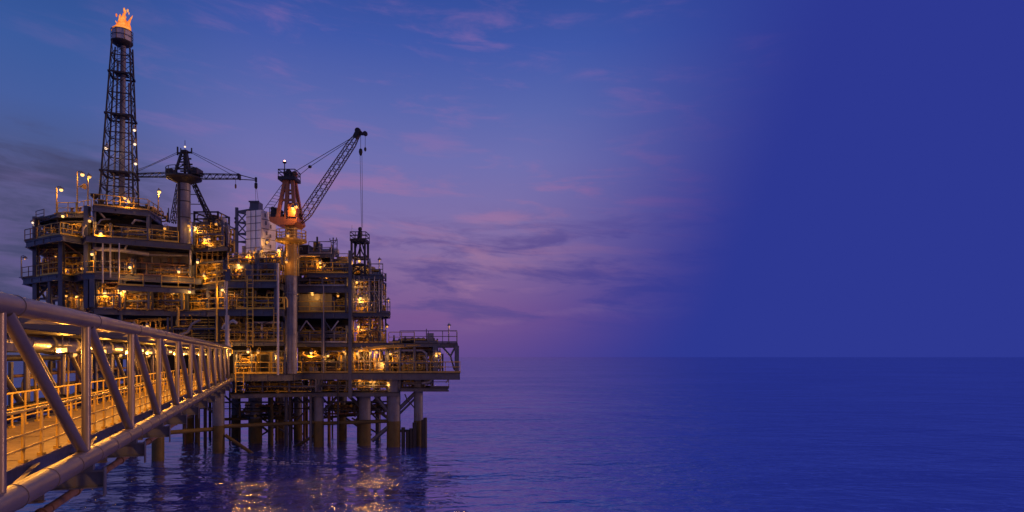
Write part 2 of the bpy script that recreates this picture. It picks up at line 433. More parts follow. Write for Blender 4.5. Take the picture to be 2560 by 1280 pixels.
def skid(px0, px1, D0, zb, depth, h, label, seed, n=12, mats=('yellow', 'ochre', 'grey', 'rust', 'galv'), D1=None, frame='steel', rr=(.045, .12),
         vessels=1, boxes=1, cat='pipe rack', name='process_skid', group='process pipework on the decks', roof=True, braces=True):
    """an open steel frame packed with pipework, valves, a vessel and a cabinet, standing on a deck"""
    q = random.Random(seed)
    D1 = D0 if D1 is None else D1
    A = Vector((*P(px0, D0), 0)); B = Vector((*P(px1, D1), 0))
    u = (B - A); L = u.length; u.normalize(); v = Vector((-u.y, u.x, 0)); ang = math.atan2(u.y, u.x)
    def pt(s, tt, z): return A + u * s + v * tt + Vector((0, 0, zb + z))
    t = thing(name, label, cat, pt(0, 0, 0), group)
    fm = MB(); nb = max(1, round(L / 3.2))
    for i in range(nb + 1):
        for tt in (0, depth):
            fm.bar(pt(L * i / nb, tt, 0), pt(L * i / nb, tt, h), .16, .16)
    for z in ([h * .52, h] if roof else [h * .5]):
        for tt in (0, depth): fm.bar(pt(-.07, tt, z - .08), pt(L + .07, tt, z - .08), .12, .14)
        for i in range(nb + 1): fm.bar(pt(L * i / nb, .09, z - .085), pt(L * i / nb, depth - .09, z - .085), .1, .12)
    if braces:
        for i in range(nb):
            if q.random() < .6:
                a, b = (i, i + 1) if q.random() < .5 else (i + 1, i)
                fm.tube(pt(L * a / nb, depth - .1, .1), pt(L * b / nb, depth - .1, h * .5), .05, 6)
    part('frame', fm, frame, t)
    for k in range(n):
        r = q.uniform(*rr); m = q.choice(mats)
        s = q.uniform(0, L); tt = q.uniform(.05, depth); z = q.choice([0, 0, .3, q.uniform(.3, h)])
        p = [pt(s, tt, z)]; ax = 2
        for _ in range(q.randint(2, 5)):
            ax = q.choice([a for a in (0, 0, 1, 2, 2) if a != ax])
            if ax == 0: s2 = q.uniform(-.15, L + .15); s = s2 if abs(s2 - s) > .5 else min(L, s + .8)
            elif ax == 1: t2 = q.uniform(0, depth); tt = t2 if abs(t2 - tt) > .3 else (tt + .5) % max(depth, .6)
            else: z2 = q.uniform(.25, h * .98); z = z2 if abs(z2 - z) > .3 else (z + .6 if z + .6 < h else z - .6)
            e = pt(s, tt, z)
            if (e - p[-1]).length > .25:
                if len(p) > 1:            # round the corner a little
                    c = p[-1]; d1 = (c - p[-2]).normalized(); d2 = (e - c).normalized(); rad = min(.18, (c - p[-2]).length * .4)
                    p[-1:] = [c - d1 * rad, c - d1 * rad * .3 + d2 * rad * .3, c + d2 * rad]
                p.append(e)
        mb = MB().path(p, r, 7)
        for e0, e1 in zip(p, p[1:]):          # flanges along straight lengths
            dl = e1 - e0
            if dl.length > .9:
                f = q.uniform(.25, .75); c = e0 + dl * f; dn = dl.normalized()
                mb.tube(c - dn * .05, c + dn * .05, r * 1.75, 8)
        o = part('pipe', mb, m, t)
        if q.random() < .35 and len(p) > 2:
            c = (p[0] + p[1]) / 2; handwheel(c + Vector((0, -r - .16, 0)), q.uniform(.12, .2), 'y', o, q.choice(['yellow', 'rust', 'ochre']))
    for k in range(vessels):
        s = q.uniform(.2, .8) * L; rv = q.uniform(.28, .5)
        if q.random() < .5 and h > 1.6:
            hh = q.uniform(.55, .85) * h; c = pt(s, depth * .55, 0)
            part('vessel', MB().lathe(c, [(rv * .3, .0), (rv, .3), (rv, hh - .3), (rv * .75, hh - .1), (rv * .2, hh)], 14), q.choice(['grey', 'pale', 'ochre']), t)
        else:
            lh = min(L * .5, q.uniform(.9, 1.6)); c = pt(s, depth * .5, rv + .25)
            vb = MB().lathe(c, [(rv * .2, -lh), (rv * .8, -lh * .93), (rv, -lh * .8), (rv, lh * .8), (rv * .8, lh * .93), (rv * .2, lh)], 14, 'x', True, ang)
            for sg in (-.5, .5): vb.box(pt(s + sg * lh, depth * .5, .14), (.12, rv * 1.4, .3), ang)
            part('vessel', vb, q.choice(['grey', 'pale', 'ochre']), t)
    for k in range(boxes):
        s = q.uniform(.1, .9) * L; bw, bh = q.uniform(.4, .9), q.uniform(.6, 1.5)
        part('control_box', MB().box(pt(s, depth * .25, bh / 2), (bw, .4, bh), ang).box(pt(s, depth * .25 - .215, bh * .62), (bw * .7, .03, bh * .4), ang), q.choice(['ochre', 'pale', 'dark', 'grey']), t)
    return t

def tank(c, r, L, label, mat='grey', rz=0.0, group=None, cat='tank'):
    """horizontal pressure vessel on two saddles, with bands and nozzles"""
    c = Vector(c); t = thing('pressure_vessel', label, cat, (c.x, c.y, c.z - r - .3), group)
    pr = [(r * .15, -L / 2), (r * .6, -L / 2 + .06 * r), (r * .88, -L / 2 + .22 * r), (r, -L / 2 + .5 * r), (r, L / 2 - .5 * r), (r * .88, L / 2 - .22 * r), (r * .6, L / 2 - .06 * r), (r * .15, L / 2)]
    part('shell', MB().lathe(c, pr, 22, 'x', True, rz), mat, t)
    dx = Vector((math.cos(rz), math.sin(rz), 0))
    for s in (-.3, .3):
        part('saddle', MB().box(c + dx * (s * L) + Vector((0, 0, -r * .85)), (.25, r * 1.5, r * .5 + .5), rz), 'steel', t)
    bd = MB()
    for s in (-.32, -.1, .12, .32):
        bd.lathe(c + dx * (s * L), [(r + .005, -.05), (r + .03, -.05), (r + .03, .05), (r + .005, .05)], 22, 'x', True, rz)
    part('band', bd, 'dark', t)
    for s in (-.2, .15):
        p = c + dx * (s * L) + Vector((0, 0, r * .97)); part('nozzle', MB().tube(p, p + Vector((0, 0, .35)), .12, 8).tube(p + Vector((0, 0, .35)), p + Vector((0, 0, .42)), .2, 10), 'rust', t)
    return t

# ------------------------------------------------------------------ the footbridge
def build_bridge():
    d = Vector((-.3495, .9369, 0)); n = Vector((-.9369, -.3495, 0))        # along the bridge, across it
    SP = 4.4
    def base(k): Y = 13.9 + SP * (k - 1); return Vector((-9.25 - .373 * (Y - 13.9), Y, 0))
    ZB, ZT, ZF = 7.2, 10.2, 7.22
    B = 5.3; K0, K1 = -1, 11
    Lb = SP * 1.0673
    def q(k, off, z): v = base(k) + n * off; v.z = z; return v
    t = thing('footbridge', 'grey tubular truss footbridge running over the sea to the platform', 'bridge', q(K0, 0, ZB))
    for off, mat in ((0, 'bridge'), (B, 'bridge')):
        bc = MB(); tp = MB()
        bc.tube(q(K0, off, ZB), q(K1 + .75, off, ZB), .2, 20); tp.tube(q(K0, off, ZT), q(K1 + .6, off, ZT), .165, 20)
        # weld seams: thin raised rings along the tubes
        for i in range(int((K1 - K0) * 3)):
            k = K0 + i / 3 + .12
            for mbb, z, r in ((bc, ZB, .2), (tp, ZT, .165)):
                if i % 3 == 0 or z == ZB: a = q(k, off, z); mbb.tube(a - d * .016, a + d * .016, r + .011, 20)
        part('bottom_chord', bc, mat, t); part('top_chord', tp, mat, t)
        for k in range(K0, K1 + 1):
            part('upright', MB().tube(q(k, off, ZB + .15), q(k, off, ZT - .1), .088, 14), mat, t)
            if k < K1:
                a, b = q(k, off, ZT - .12), q(k + 1, off, ZB + .14)
                a = a + d * .22; b = b - d * .2
                mb = MB().tube(a, b, .105, 14)
                part('diagonal', mb, mat, t)
    for k in range(K0, K1 + 1):
        mb = MB(); a, b = q(k, -.34, ZB - .52), q(k, B + .3, ZB - .52)
        mb.ibeam(a + Vector((0, 0, .06)), b + Vector((0, 0, .06)), .2, .38, .03)
        mb.bar(a - n * .012 + Vector((0, 0, .3)), a - n * .012 - Vector((0, 0, .32)), .2, .026, n)
        for off in (0, B): c = q(k, off, ZB - .22); mb.box(c, (.18, .3, .16), math.atan2(d.y, d.x))
        part('cross_beam', mb, 'steel', t)
        if k < K1:
            part('cross_beam', MB().ibeam(q(k + .5, .1, ZB - .3), q(k + .5, B - .1, ZB - .3), .16, .3, .025), 'bridge', t)
        part('top_cross_beam', MB().bar(q(k, .16, ZT + .0), q(k, B - .16, ZT + .0), .16, .2), 'bridge', t)
    # floor: grating plates, kerb channels, stringers
    o0, o1 = .9, 3.75
    for k in range(K0, K1):
        mb = MB(); v = [q(k + .01, o0 + .05, ZF), q(k + .99, o0 + .05, ZF), q(k + .99, o1, ZF), q(k + .01, o1, ZF)]
        mb.prism([(p.x, p.y) for p in v], ZF - .05, ZF)
        part('floor_plate', mb, 'grating', t)
    for off in (o0, o1 + .06):
        part('kerb_channel', MB().bar(q(K0, off, ZF - .15), q(K1 + .7, off, ZF - .15), .05, .34), 'galv', t)
    for off in (1.9, 2.9, 4.6):
        part('stringer', MB().bar(q(K0, off, ZF - .22), q(K1, off, ZF - .22), .12, .22), 'bridge', t)
    # bracing at floor level between near chord and kerb
    bm = MB()
    for k in range(K0, K1): bm.bar(q(k + .02, .15, ZB - .08), q(k + .98, o0 - .05, ZB - .08), .09, .09)
    part('floor_brace', bm, 'bridge', t)
    # handrails along both sides of the walkway
    for off, lab in ((1.02, 'long ochre handrail on the near side of the footbridge walkway'), (3.7, 'long ochre handrail on the far side of the footbridge walkway')):
        railing([q(K0, off, ZF), q(K1 + .7, off, ZF)], lab, 1.06, 'yellow', 1.12, .034, group='handrails along the footbridge', toe=False, three=True)
    # pipes carried by the bridge
    for off, z, r, m, lab in ((2.35, ZT - .42, .17, 'pale', 'fat pinkish lagged pipe slung under the roof beams of the footbridge'),
                              (3.0, ZT - .36, .11, 'rust', 'slim rusty pipe beside the fat pinkish pipe of the footbridge'),
                              (4.35, ZT - .5, .16, 'dark', 'fat dark pipe high on the far side of the footbridge'),
                              (4.5, ZF + .35, .2, 'dark', 'thick dark pipe lying low beyond the footbridge walkway'),
                              (4.95, ZF + .3, .12, 'rust', 'thin rusty pipe lying low by the far truss of the footbridge'),
                              (.55, ZB - .95, .09, 'rust', 'thin pipe hung beneath the near chord of the footbridge'),
                              (2.6, ZB - 1.0, .22, 'dark', 'broad dark pipe hung beneath the footbridge floor')):
        pb = MB().tube(q(K0, off, z), q(K1 + .1, off, z), r, 14)
        for k in range(K0, K1):
            for f in (.3, .8):
                c = q(k + f, off, z); pb.tube(c - d * .04, c + d * .04, r * 1.35, 14)
        for k in range(K0, K1): c = q(k, off, z); pb.tube(c - d * .5, c - d * .42, r * 1.12, 14)
        solo('pipeline', pb, m, lab, 'pipe', q(K0, off, z), 'pipes carried by the footbridge')
    for k in range(K0, K1 + 1):  # dark sheets added to stand in for the shade above the lamps
        v = [q(k + .02, 1.25, 10.03), q(k + .98, 1.25, 10.03), q(k + .98, 4.95, 10.03), q(k + .02, 4.95, 10.03)]
        part('shade_sheet', MB().prism([(p.x, p.y) for p in v], 10.0, 10.03), 'dark', t)
    # lamps
    names = ['first', 'second', 'third', 'fourth', 'fifth', 'sixth', 'seventh', 'eighth', 'ninth', 'tenth', 'eleventh', 'twelfth', 'thirteenth']
    for i, k in enumerate(range(K0, K1 + 1)):
        c = q(k + .35, 2.0, CZ + .20)
        l = thing('tube_lamp', 'glowing tube lamp hung over the footbridge walkway, %s lamp of the row' % names[i], 'lamp', c, 'tube lamps over the footbridge')
        part('housing', MB().box(c + Vector((0, 0, .09)), (.3, .86, .06), R(20.5)).bar(c + n * .15 - d * .43 + Vector((0, 0, .0)), c + n * .15 + d * .43, .02, .14).bar(c - n * .15 - d * .43, c - n * .15 + d * .43, .02, .14), 'grey', l)
        hg = MB()
        for s in (-.3, .3): hg.tube(c + d * s + Vector((0, 0, .1)), c + d * s + Vector((0, 0, ZT - c.z - .1)), .015, 5)
        part('hanger', hg, 'galv', l)
        part('tube', MB().tube(c - d * .34, c + d * .34, .055, 8), 'tube', l); glow_light(c + Vector((0, 0, -.1)), 'tube', l, .8, .04)
    for i, k in enumerate((1, 3, 5, 7, 9)):
        c = q(k - .08, 4.75, CZ + .1)
        l = thing('bulkhead_lamp', 'small round lamp on a far upright of the footbridge, %s of its row' % names[i], 'lamp', c, 'round lamps on the far truss')
        part('backplate', MB().box(c + n * .1, (.1, .25, .25), R(20.5)), 'grey', l); part('bulb', MB().ball(c, .09, 8, 6), 'bulb', l); glow_light(c - n * .16, 'bulb', l, .4)
    # rack of thin uprights and conduits seen through the far truss
    for i in range(9):
        k = -.3 + i * 1.15; a = q(k, B + .35, ZB - .3)
        c = MB().path([a, a + Vector((0, 0, 2.6)), a + Vector((0, 0, 2.75)) - n * .1, a + Vector((0, 0, 2.8)) - n * .9], .05, 7)
        solo('conduit', c, 'ochre' if i % 2 else 'galv', 'bent conduit standing outside the far truss of the footbridge', 'pipe', a, 'conduits outside the far truss')
build_bridge()
def build_bridge_rack():
    d = Vector((-.3495, .9369, 0)); n = Vector((-.9369, -.3495, 0)); q = random.Random(21)
    def at(f, off, z): Y = 7 + 51 * f; v = Vector((-9.25 - .373 * (Y - 13.9), Y, z)) + n * off; v.z = z; return v
    t = thing('pipe_rack', 'dark rack of pipes and hoses running beyond the far truss of the footbridge', 'pipe rack', at(0, 6, 6.6))
    for i in range(26):
        f = i / 25; o = q.uniform(5.75, 6.1); part('post', MB().bar(at(f, o, 6.5), at(f, o, q.choice([9.2, 9.7, 10.3])), .12, .12), q.choice(['dark', 'rust', 'steel']), t)
        if i % 2 == 0: part('bracket', MB().bar(at(f, 5.3, 6.62), at(f, 7.2, 6.62), .12, .14), 'steel', t)
    for o, z, r, m in ((5.85, 7.0, .13, 'dark'), (6.3, 7.15, .18, 'rust'), (6.8, 7.0, .12, 'grey'), (6.4, 8.0, .09, 'dark'), (6.2, 8.6, .07, 'rust'), (6.3, 9.35, .14, 'dark'), (6.6, 9.75, .1, 'rust')):
        part('pipe', MB().tube(at(0, o, z), at(1, o, z), r, 10), m, t)
    for i in range(20):
        f = q.uniform(0, .9); o = q.uniform(5.7, 6.6); z0 = q.uniform(6.8, 7.4); z1 = q.uniform(8.4, 10.0); g = f + q.uniform(.01, .04)
        part('hose', MB().path([at(f, o, z0), at(f, o, z1 - .25), at(f + .003, o, z1 - .06), at(g - .003, o, z1), at(g, o, z1 - .15), at(g, o, q.uniform(7, z1 - .5))], q.uniform(.03, .075), 7), q.choice(['dark', 'rust', 'ochre', 'grey', 'ochre']), t)
build_bridge_rack()

# ------------------------------------------------------------------ the platform: legs, decks, columns, walls
ZD, Z2, Z3, Z4, ZM, Z5, ZR, ZC, Z6, Z7, ZRR = 7.75, 10.85, 14.0, 16.7, 16.1, 17.3, 18.0, 18.4, 20.65, 23.7, 20.1
ZW = 6.2      # low walkway under the main deck
def Dml(px): return 1 / (.0166667 - (px - 230) * 4.263e-6)     # depth of the west block's slanting front
plat = thing('oil_platform', 'multi deck offshore oil platform standing on piles in the sea', 'oil platform', (*P(600, 66), 0))

def deck(pts, z, th=.55, mat='steel', beam=True, joist=1.6, parent=plat):
    """deck plate with an I-section edge beam along its outline (first points are the visible edge) and joists under it"""
    poly = [P(*p) for p in pts]
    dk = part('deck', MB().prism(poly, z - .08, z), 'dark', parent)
    m = len(poly); eb = MB()
    cx = sum(p[0] for p in poly) / m; cy = sum(p[1] for p in poly) / m
    for i in range(m):
        a = Vector((*poly[i], 0)); b = Vector((*poly[(i + 1) % m], 0))
        c = Vector((cx, cy, 0))
        ins = lambda p: p + (c - p).normalized() * .12
        a2, b2 = ins(a), ins(b); zz = Vector((0, 0, z - .085 - th / 2))
        eb.ibeam(a2 + zz, b2 + zz, .24, th, .05)
        L = (b2 - a2).length; k = int(L / 2.2)
        for j in range(1, k + 1):      # web stiffeners
            p = a2 + (b2 - a2) * (j / (k + 1)); eb.box((p.x, p.y, z - .085 - th / 2), (.2, .2, th - .11), math.atan2((b2 - a2).y, (b2 - a2).x))
    part('edge_beam', eb, mat, dk)
    ys = [p[1] for p in poly]; xs = [p[0] for p in poly]
    js = MB(); y = min(ys) + 1.0
    while y < max(ys) - .3:      # joists across, clipped to the outline
        hit = []
        for i in range(m):
            (x0, y0), (x1, y1) = poly[i], poly[(i + 1) % m]
            if (y0 - y) * (y1 - y) < 0: hit.append(x0 + (y - y0) / (y1 - y0) * (x1 - x0))
        hit.sort()
        for a, b in zip(hit[::2], hit[1::2]):
            if b - a > .8: js.bar((a + .2, y, z - .085 - th * .3), (b - .2, y, z - .085 - th * .3), .12, th * .55)
        y += joist
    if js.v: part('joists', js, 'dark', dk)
    return dk
def post(px, D, z0, z1, s=.36, mat='steel', name='column'):
    x, y = P(px, D); mb = MB()
    mb.ibeam((x, y, z0), (x, y, z1), s, s, .05) if s > .3 else mb.tube((x, y, z0), (x, y, z1), s / 2, 10)
    return part(name, mb, mat, plat)
def brace(a, b, r=.09, mat='steel', name='brace'):
    return part(name, MB().tube(a, b, r, 9), mat, plat)
def wall(px0, px1, D0, D1, z0, z1, mat='wall', seam=1.1, th=.12, door=None):
    A = Vector((*P(px0, D0), 0)); B = Vector((*P(px1, D1), 0)); L = (B - A).length
    mb = MB(); ang = math.atan2((B - A).y, (B - A).x); c = (A + B) / 2
    mb.box((c.x, c.y, (z0 + z1) / 2), (L, th, z1 - z0), ang)
    u = (B - A).normalized(); nrm = Vector((u.y, -u.x, 0))
    k = int(L / seam)
    for i in range(1, k + 1):
        p = A + u * (L * i / (k + 1)) + nrm * (th / 2 + .02); mb.box((p.x, p.y, (z0 + z1) / 2), (.07, .05, z1 - z0 - .02), ang)
    return part('wall_panel', mb, mat, plat)

# --- piles in the water
def leg(px, D, r, zt=ZD - .6, splash=True, mat='pile'):
    x, y = P(px, D)
    lg = part('leg', MB().tube((x, y, 2.7), (x, y, zt), r, 18), mat, plat)
    part('splash_zone', MB().tube((x, y, -1.5), (x, y, 2.7), r + .02, 18), 'fouled', lg)
    return lg
LEGS = [(547, 62.6, .52), (797, 67, .5), (855, 72, .45), (912, 68, .62), (985, 67, .68), (1046, 67.5, .48), (395, 58, .5), (640, 70, .62), (700, 74, .5), (745, 73, .45), (590, 74, .5), (470, 70, .5), (330, 66, .5), (250, 64, .5)]
for a in LEGS: leg(*a)
# thin conductors hanging from the deck into the sea
cq = random.Random(3)
for i in range(46):
    px = cq.choice([cq.uniform(570, 800), cq.uniform(640, 790), cq.uniform(800, 975), cq.uniform(430, 560)]); D = cq.uniform(66, 77)
    x, y = P(px, D); r = cq.uniform(.07, .19)
    part('conductor', MB().tube((x, y, -1.2), (x, y, ZD - .7), r, 10), cq.choice(['steel', 'fouled', 'rust', 'dark', 'dark', 'steel']), plat)
for px in (1008, 1019, 1028, 1036, 1058, 1063):
    x, y = P(px, 66.2); zt = {1008: 2.1, 1019: 1.8, 1028: 2.0, 1036: 2.6, 1058: 2.9, 1063: 3.1}[px]
    part('fender_pile', MB().tube((x, y, -1), (x, y, zt), .2, 10), 'black', plat)
brace(W(1000, 1077, 66.3), W(1040, 1077, 66.3), .14, 'black', 'fender_rail')
# horizontal and slanting braces of the jacket
for a, b, r, m in ((W(556, 1066, 62.6), W(797, 1055, 67), .2, 'fouled'), (W(797, 1059, 67), W(985, 1052, 67), .2, 'fouled'), (W(400, 1083, 58), W(540, 1072, 62.6), .2, 'fouled'),
                   (W(563, 1088, 62.6), W(640, 1140, 62.8), .17, 'fouled'), (W(797, 1082, 67), W(720, 1128, 67.6), .16, 'fouled'),
                   (W(935, 985, 67), W(980, 1040, 67), .2, 'steel'), (W(990, 1030, 67), W(1040, 980, 67.5), .2, 'steel'), (W(930, 1102, 67), W(980, 1060, 67), .22, 'steel'),
                   (W(867, 985, 70), W(905, 1020, 68), .18, 'steel'), (W(846, 988, 70), W(806, 1030, 67), .16, 'steel'), (W(995, 1038, 67.2), W(1042, 992, 67.6), .12, 'steel'),
                   (W(590, 1040, 74), W(750, 1036, 74), .18, 'fouled'), (W(560, 1048, 70), W(740, 1044, 72), .16, 'fouled'), (W(810, 1044, 72), W(930, 1034, 70), .14, 'fouled'),
                   (W(640, 990, 70), W(590, 1050, 74), .15, 'steel'), (W(745, 985, 73), W(700, 1045, 74), .14, 'steel'), (W(470, 985, 66), W(560, 1050, 70), .15, 'steel')):
    brace(a, b, r, m)
for k in range(15):        # crossed braces between the inner piles
    a = cq.uniform(560, 930); D = cq.uniform(68.5, 77); wd = cq.uniform(45, 85)
    t0, t1 = cq.choice([(978, 1042), (990, 1050), (1045, 1088)])
    brace(W(a, t0, D), W(a + wd, t1, D + cq.uniform(-1, 1)), cq.uniform(.07, .13), 'steel')
    if cq.random() < .6: brace(W(a + wd, t0, D + .3), W(a, t1, D + .3), cq.uniform(.07, .12), 'steel')
for a, b, D in ((560, 980, 69), (600, 960, 75), (820, 975, 72.5), (430, 560, 66)):
    brace(W(a, 1006, D), W(b, 1004, D), .09, 'steel'); brace(W(a, 1022, D), W(b, 1020, D), .06, 'dark')
# --- main deck and low walkway
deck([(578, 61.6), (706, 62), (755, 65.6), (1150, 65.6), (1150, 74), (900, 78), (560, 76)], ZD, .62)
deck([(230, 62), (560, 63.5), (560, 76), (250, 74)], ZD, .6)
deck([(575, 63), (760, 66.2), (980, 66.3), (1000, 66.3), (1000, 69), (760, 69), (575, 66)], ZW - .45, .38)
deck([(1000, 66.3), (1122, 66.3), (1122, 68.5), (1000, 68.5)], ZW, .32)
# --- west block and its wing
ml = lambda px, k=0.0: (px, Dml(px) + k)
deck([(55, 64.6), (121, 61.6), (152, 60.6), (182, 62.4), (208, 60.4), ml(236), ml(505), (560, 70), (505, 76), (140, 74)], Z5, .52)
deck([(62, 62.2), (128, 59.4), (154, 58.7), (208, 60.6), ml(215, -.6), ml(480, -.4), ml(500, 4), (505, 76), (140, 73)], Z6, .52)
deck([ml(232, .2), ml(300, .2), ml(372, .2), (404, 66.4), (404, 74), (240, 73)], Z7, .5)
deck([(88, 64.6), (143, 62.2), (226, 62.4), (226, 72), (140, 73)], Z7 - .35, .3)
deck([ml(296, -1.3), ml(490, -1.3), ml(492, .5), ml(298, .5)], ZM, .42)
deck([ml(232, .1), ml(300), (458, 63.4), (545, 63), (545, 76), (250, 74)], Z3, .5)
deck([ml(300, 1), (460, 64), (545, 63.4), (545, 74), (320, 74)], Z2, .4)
# --- centre block
deck([(478, 66.2), (566, 61.9), (694, 61.9), (712, 65), (712, 74), (480, 76)], Z4, .55)
deck([(455, 65), (545, 62), (712, 62), (712, 74), (455, 74)], Z3 + .02, .58)
deck([(545, 62.6), (712, 62.6), (712, 74), (545, 74)], Z2 + .02, .3)
deck([(566, 62.3), (694, 62.3), (694, 74), (566, 74)], ZC, .32)
deck([(478, 65.2), (571, 64.2), (571, 74), (478, 76)], Z6 - .15, .35)
# --- east block
deck([(741, 66), (878, 66), (878, 76), (741, 76)], Z4, .6)
deck([(741, 66), (878, 66), (878, 76), (741, 76)], Z3, .55)
deck([(741, 66), (966, 66), (966, 76), (741, 76)], Z2, .34)
deck([(768, 65.7), (878, 65.7), (878, 76), (740, 76)], ZR, .36)
deck([(742, 66.4), (830, 66.4), (830, 74), (742, 74)], ZRR, .3)
deck([(830, 66.8), (878, 66.8), (878, 74), (830, 74)], Z(662, 66.8), .22)
# east side stair tower platforms
deck([(878, 66), (957, 66), (957, 71), (878, 73)], ZR - .2, .3)
deck([(905, 66.5), (955, 66.5), (955, 69), (905, 69)], Z(742, 66.5), .25)
deck([(878, 66), (975, 66), (975, 70), (878, 73)], Z3 - .05, .3)
# --- east annex
deck([(968, 66), (1144, 66), (1144, 73), (968, 73)], Z2 - .02, .32)
# --- columns
for px, D, z0, z1, s in ((90, 63.8, ZD, Z7 - .35, .42), (154, 60.9, ZD + 4, Z6, .4), (124, 61.9, Z3, Z5, .3), (218, 60.7, Z3, Z7, .42), (234, 60.35, Z3 + .1, Z5 - .6, .5), (236, 60.6, Z5, Z7 - .5, .3),
                         (130, 70, ZD, Z7, .4), (180, 68, ZD, Z7, .4), (300, 68, ZD, Z7, .4), (302, 61.3, Z2, Z5, .3), (372, 62.6, Z6, Z7 - .5, .32), (404, 66.8, Z6, Z7 - .5, .3), (476, 64.6, Z5, Z6 - .5, .28),
                         (400, 63.2, Z3, ZM, .28), (460, 64, Z2, Z3, .36), (470, 64.3, Z3, ZM, .3), (544, 62.3, ZD, Z3 - .6, .34), (500, 64.5, ZD, Z3 - .5, .34),
                         (572, 62.3, Z4, ZC, .5), (622, 62.4, Z4, ZC, .46), (645, 62.4, Z4, ZC, .3), (692, 62.3, Z4, ZC, .4), (692, 62.3, Z3, Z4 - .6, .4), (522, 64.2, Z3, Z4 - .5, .36),
                         (809, 66.1, ZD, Z3 - .6, .36), (876, 65.75, ZD - 2.6, ZRR + .2, .34), (866, 66.2, Z3, ZR, .3), (742, 66.2, Z3, ZRR, .4), (830, 66.6, Z4, ZRR, .32),
                         (953, 66.4, Z3, ZR, .2), (950, 66.4, Z2, Z3, .28), (925, 66.4, ZD, ZR, .26), (900, 71, ZD, ZR, .3), (955, 70, ZD, Z3, .26), (966, 66.2, ZD, Z2, .3),
                         (1142, 66.1, ZD, Z2 - .3, .42), (1089, 66.2, ZD, Z2 - .3, .5), (1142, 72.5, ZD, Z2 - .3, .36), (1036, 66.2, ZD, Z2 - .3, .3), (1000, 66.2, ZD, Z2 - .3, .26), (1036, 72.5, ZD, Z2 - .3, .3), (970, 72.5, ZD, Z2 - .3, .36)):
    post(px, D, z0, z1, s)
# slim pale standpipes running up the front
for px, D, z0, z1, s, m in ((567, 61.5, ZD, Z4 - .05, .17, 'pale'), (695, 61.5, ZD - .1, ZC, .22, 'pale'), (562, 61.7, Z3, Z4, .12, 'pale'), (542, 62.0, Z2, Z3 + 4.2, .16, 'yellow'), (276, 60.6, Z5 - .4, Z6, .14, 'pale'), (257, 60.0, Z5 - 1, Z6, .13, 'pale'),
                             (632, 61.6, ZM, ZC, .1, 'steel'), (298, 60.5, ZM - 1, Z6 - .5, .12, 'pale'), (476, 64.2, ZM, Z6 - .5, .2, 'pale'), (809, 65.6, ZD, Z4, .1, 'galv')):
    post(px, D, z0, z1, s, m, 'standpipe')
# --- V and X braces
for a, b, r, m in ((W(766, 802, 66.1), W(750, 826, 66.1), .07, 'pale'), (W(766, 802, 66.1), W(786, 826, 66.1), .07, 'pale'), (W(812, 802, 66.2), W(828, 826, 66.2), .07, 'steel'), (W(846, 802, 66.1), W(828, 826, 66.1), .07, 'pale'),
                   (W(1107, 868, 66.1), W(1126, 890, 66.1), .1, 'steel'), (W(1139, 866, 66.1), W(1126, 890, 66.1), .1, 'steel'), (W(1126, 890, 66.1), W(1136, 925, 66.1), .09, 'steel'),
                   (W(240, 520, 60.6), W(262, 545, 61.3), .1, 'grey'), (W(158, 605, 61), W(205, 640, 62), .06, 'rust'), (W(155, 705, 61), W(196, 735, 62), .07, 'rust'),
                   (W(92, 640, 64), W(120, 620, 63), .12, 'dark'), (W(92, 650, 64), W(118, 690, 63), .1, 'dark'), (W(92, 745, 64), W(130, 705, 64), .13, 'dark'), (W(95, 712, 64), W(112, 745, 66), .1, 'dark'),
                   (W(135, 640, 69), W(160, 690, 69), .14, 'dark'), (W(165, 640, 69), W(130, 690, 69), .14, 'dark'), (W(551, 790, 62.5), W(566, 815, 62.5), .07, 'ochre'),
                   (W(618, 806, 63), W(655, 830, 63), .05, 'steel'), (W(690, 800, 63), W(658, 808, 63), .05, 'steel')):
    brace(a, b, r, m)
# --- walls
wall(238, 480, Dml(238) + 2.6, Dml(480) + 2.4, Z5, Z6 - .55, 'wall', 1.0)
wall(225, 500, Dml(225) + 4.5, Dml(500) + 4.5, Z3, Z5 - .5, 'wall', 1.4)
wall(225, 380, Dml(225) + 5, Dml(380) + 5, Z6, Z7 - .5, 'dark', 1.4)
wall(376, 460, Dml(380) + 2.0, Dml(460) + 2.5, Z6, Z6 + 2.1, 'wall', 1.2)
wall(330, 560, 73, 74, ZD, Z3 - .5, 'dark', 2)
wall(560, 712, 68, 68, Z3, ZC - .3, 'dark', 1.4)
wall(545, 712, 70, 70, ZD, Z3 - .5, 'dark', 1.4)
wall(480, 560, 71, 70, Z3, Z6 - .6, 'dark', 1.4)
wall(742, 830, 68.2, 68.2, Z3, Z4 - .6, 'grey', 1.3)
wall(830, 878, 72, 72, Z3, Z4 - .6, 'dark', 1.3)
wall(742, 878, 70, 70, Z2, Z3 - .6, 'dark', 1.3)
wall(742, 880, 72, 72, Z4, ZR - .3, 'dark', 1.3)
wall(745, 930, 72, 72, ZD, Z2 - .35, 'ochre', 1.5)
wall(742, 800, 67.6, 67.6, ZR, ZRR - .3, 'ochre', .9)

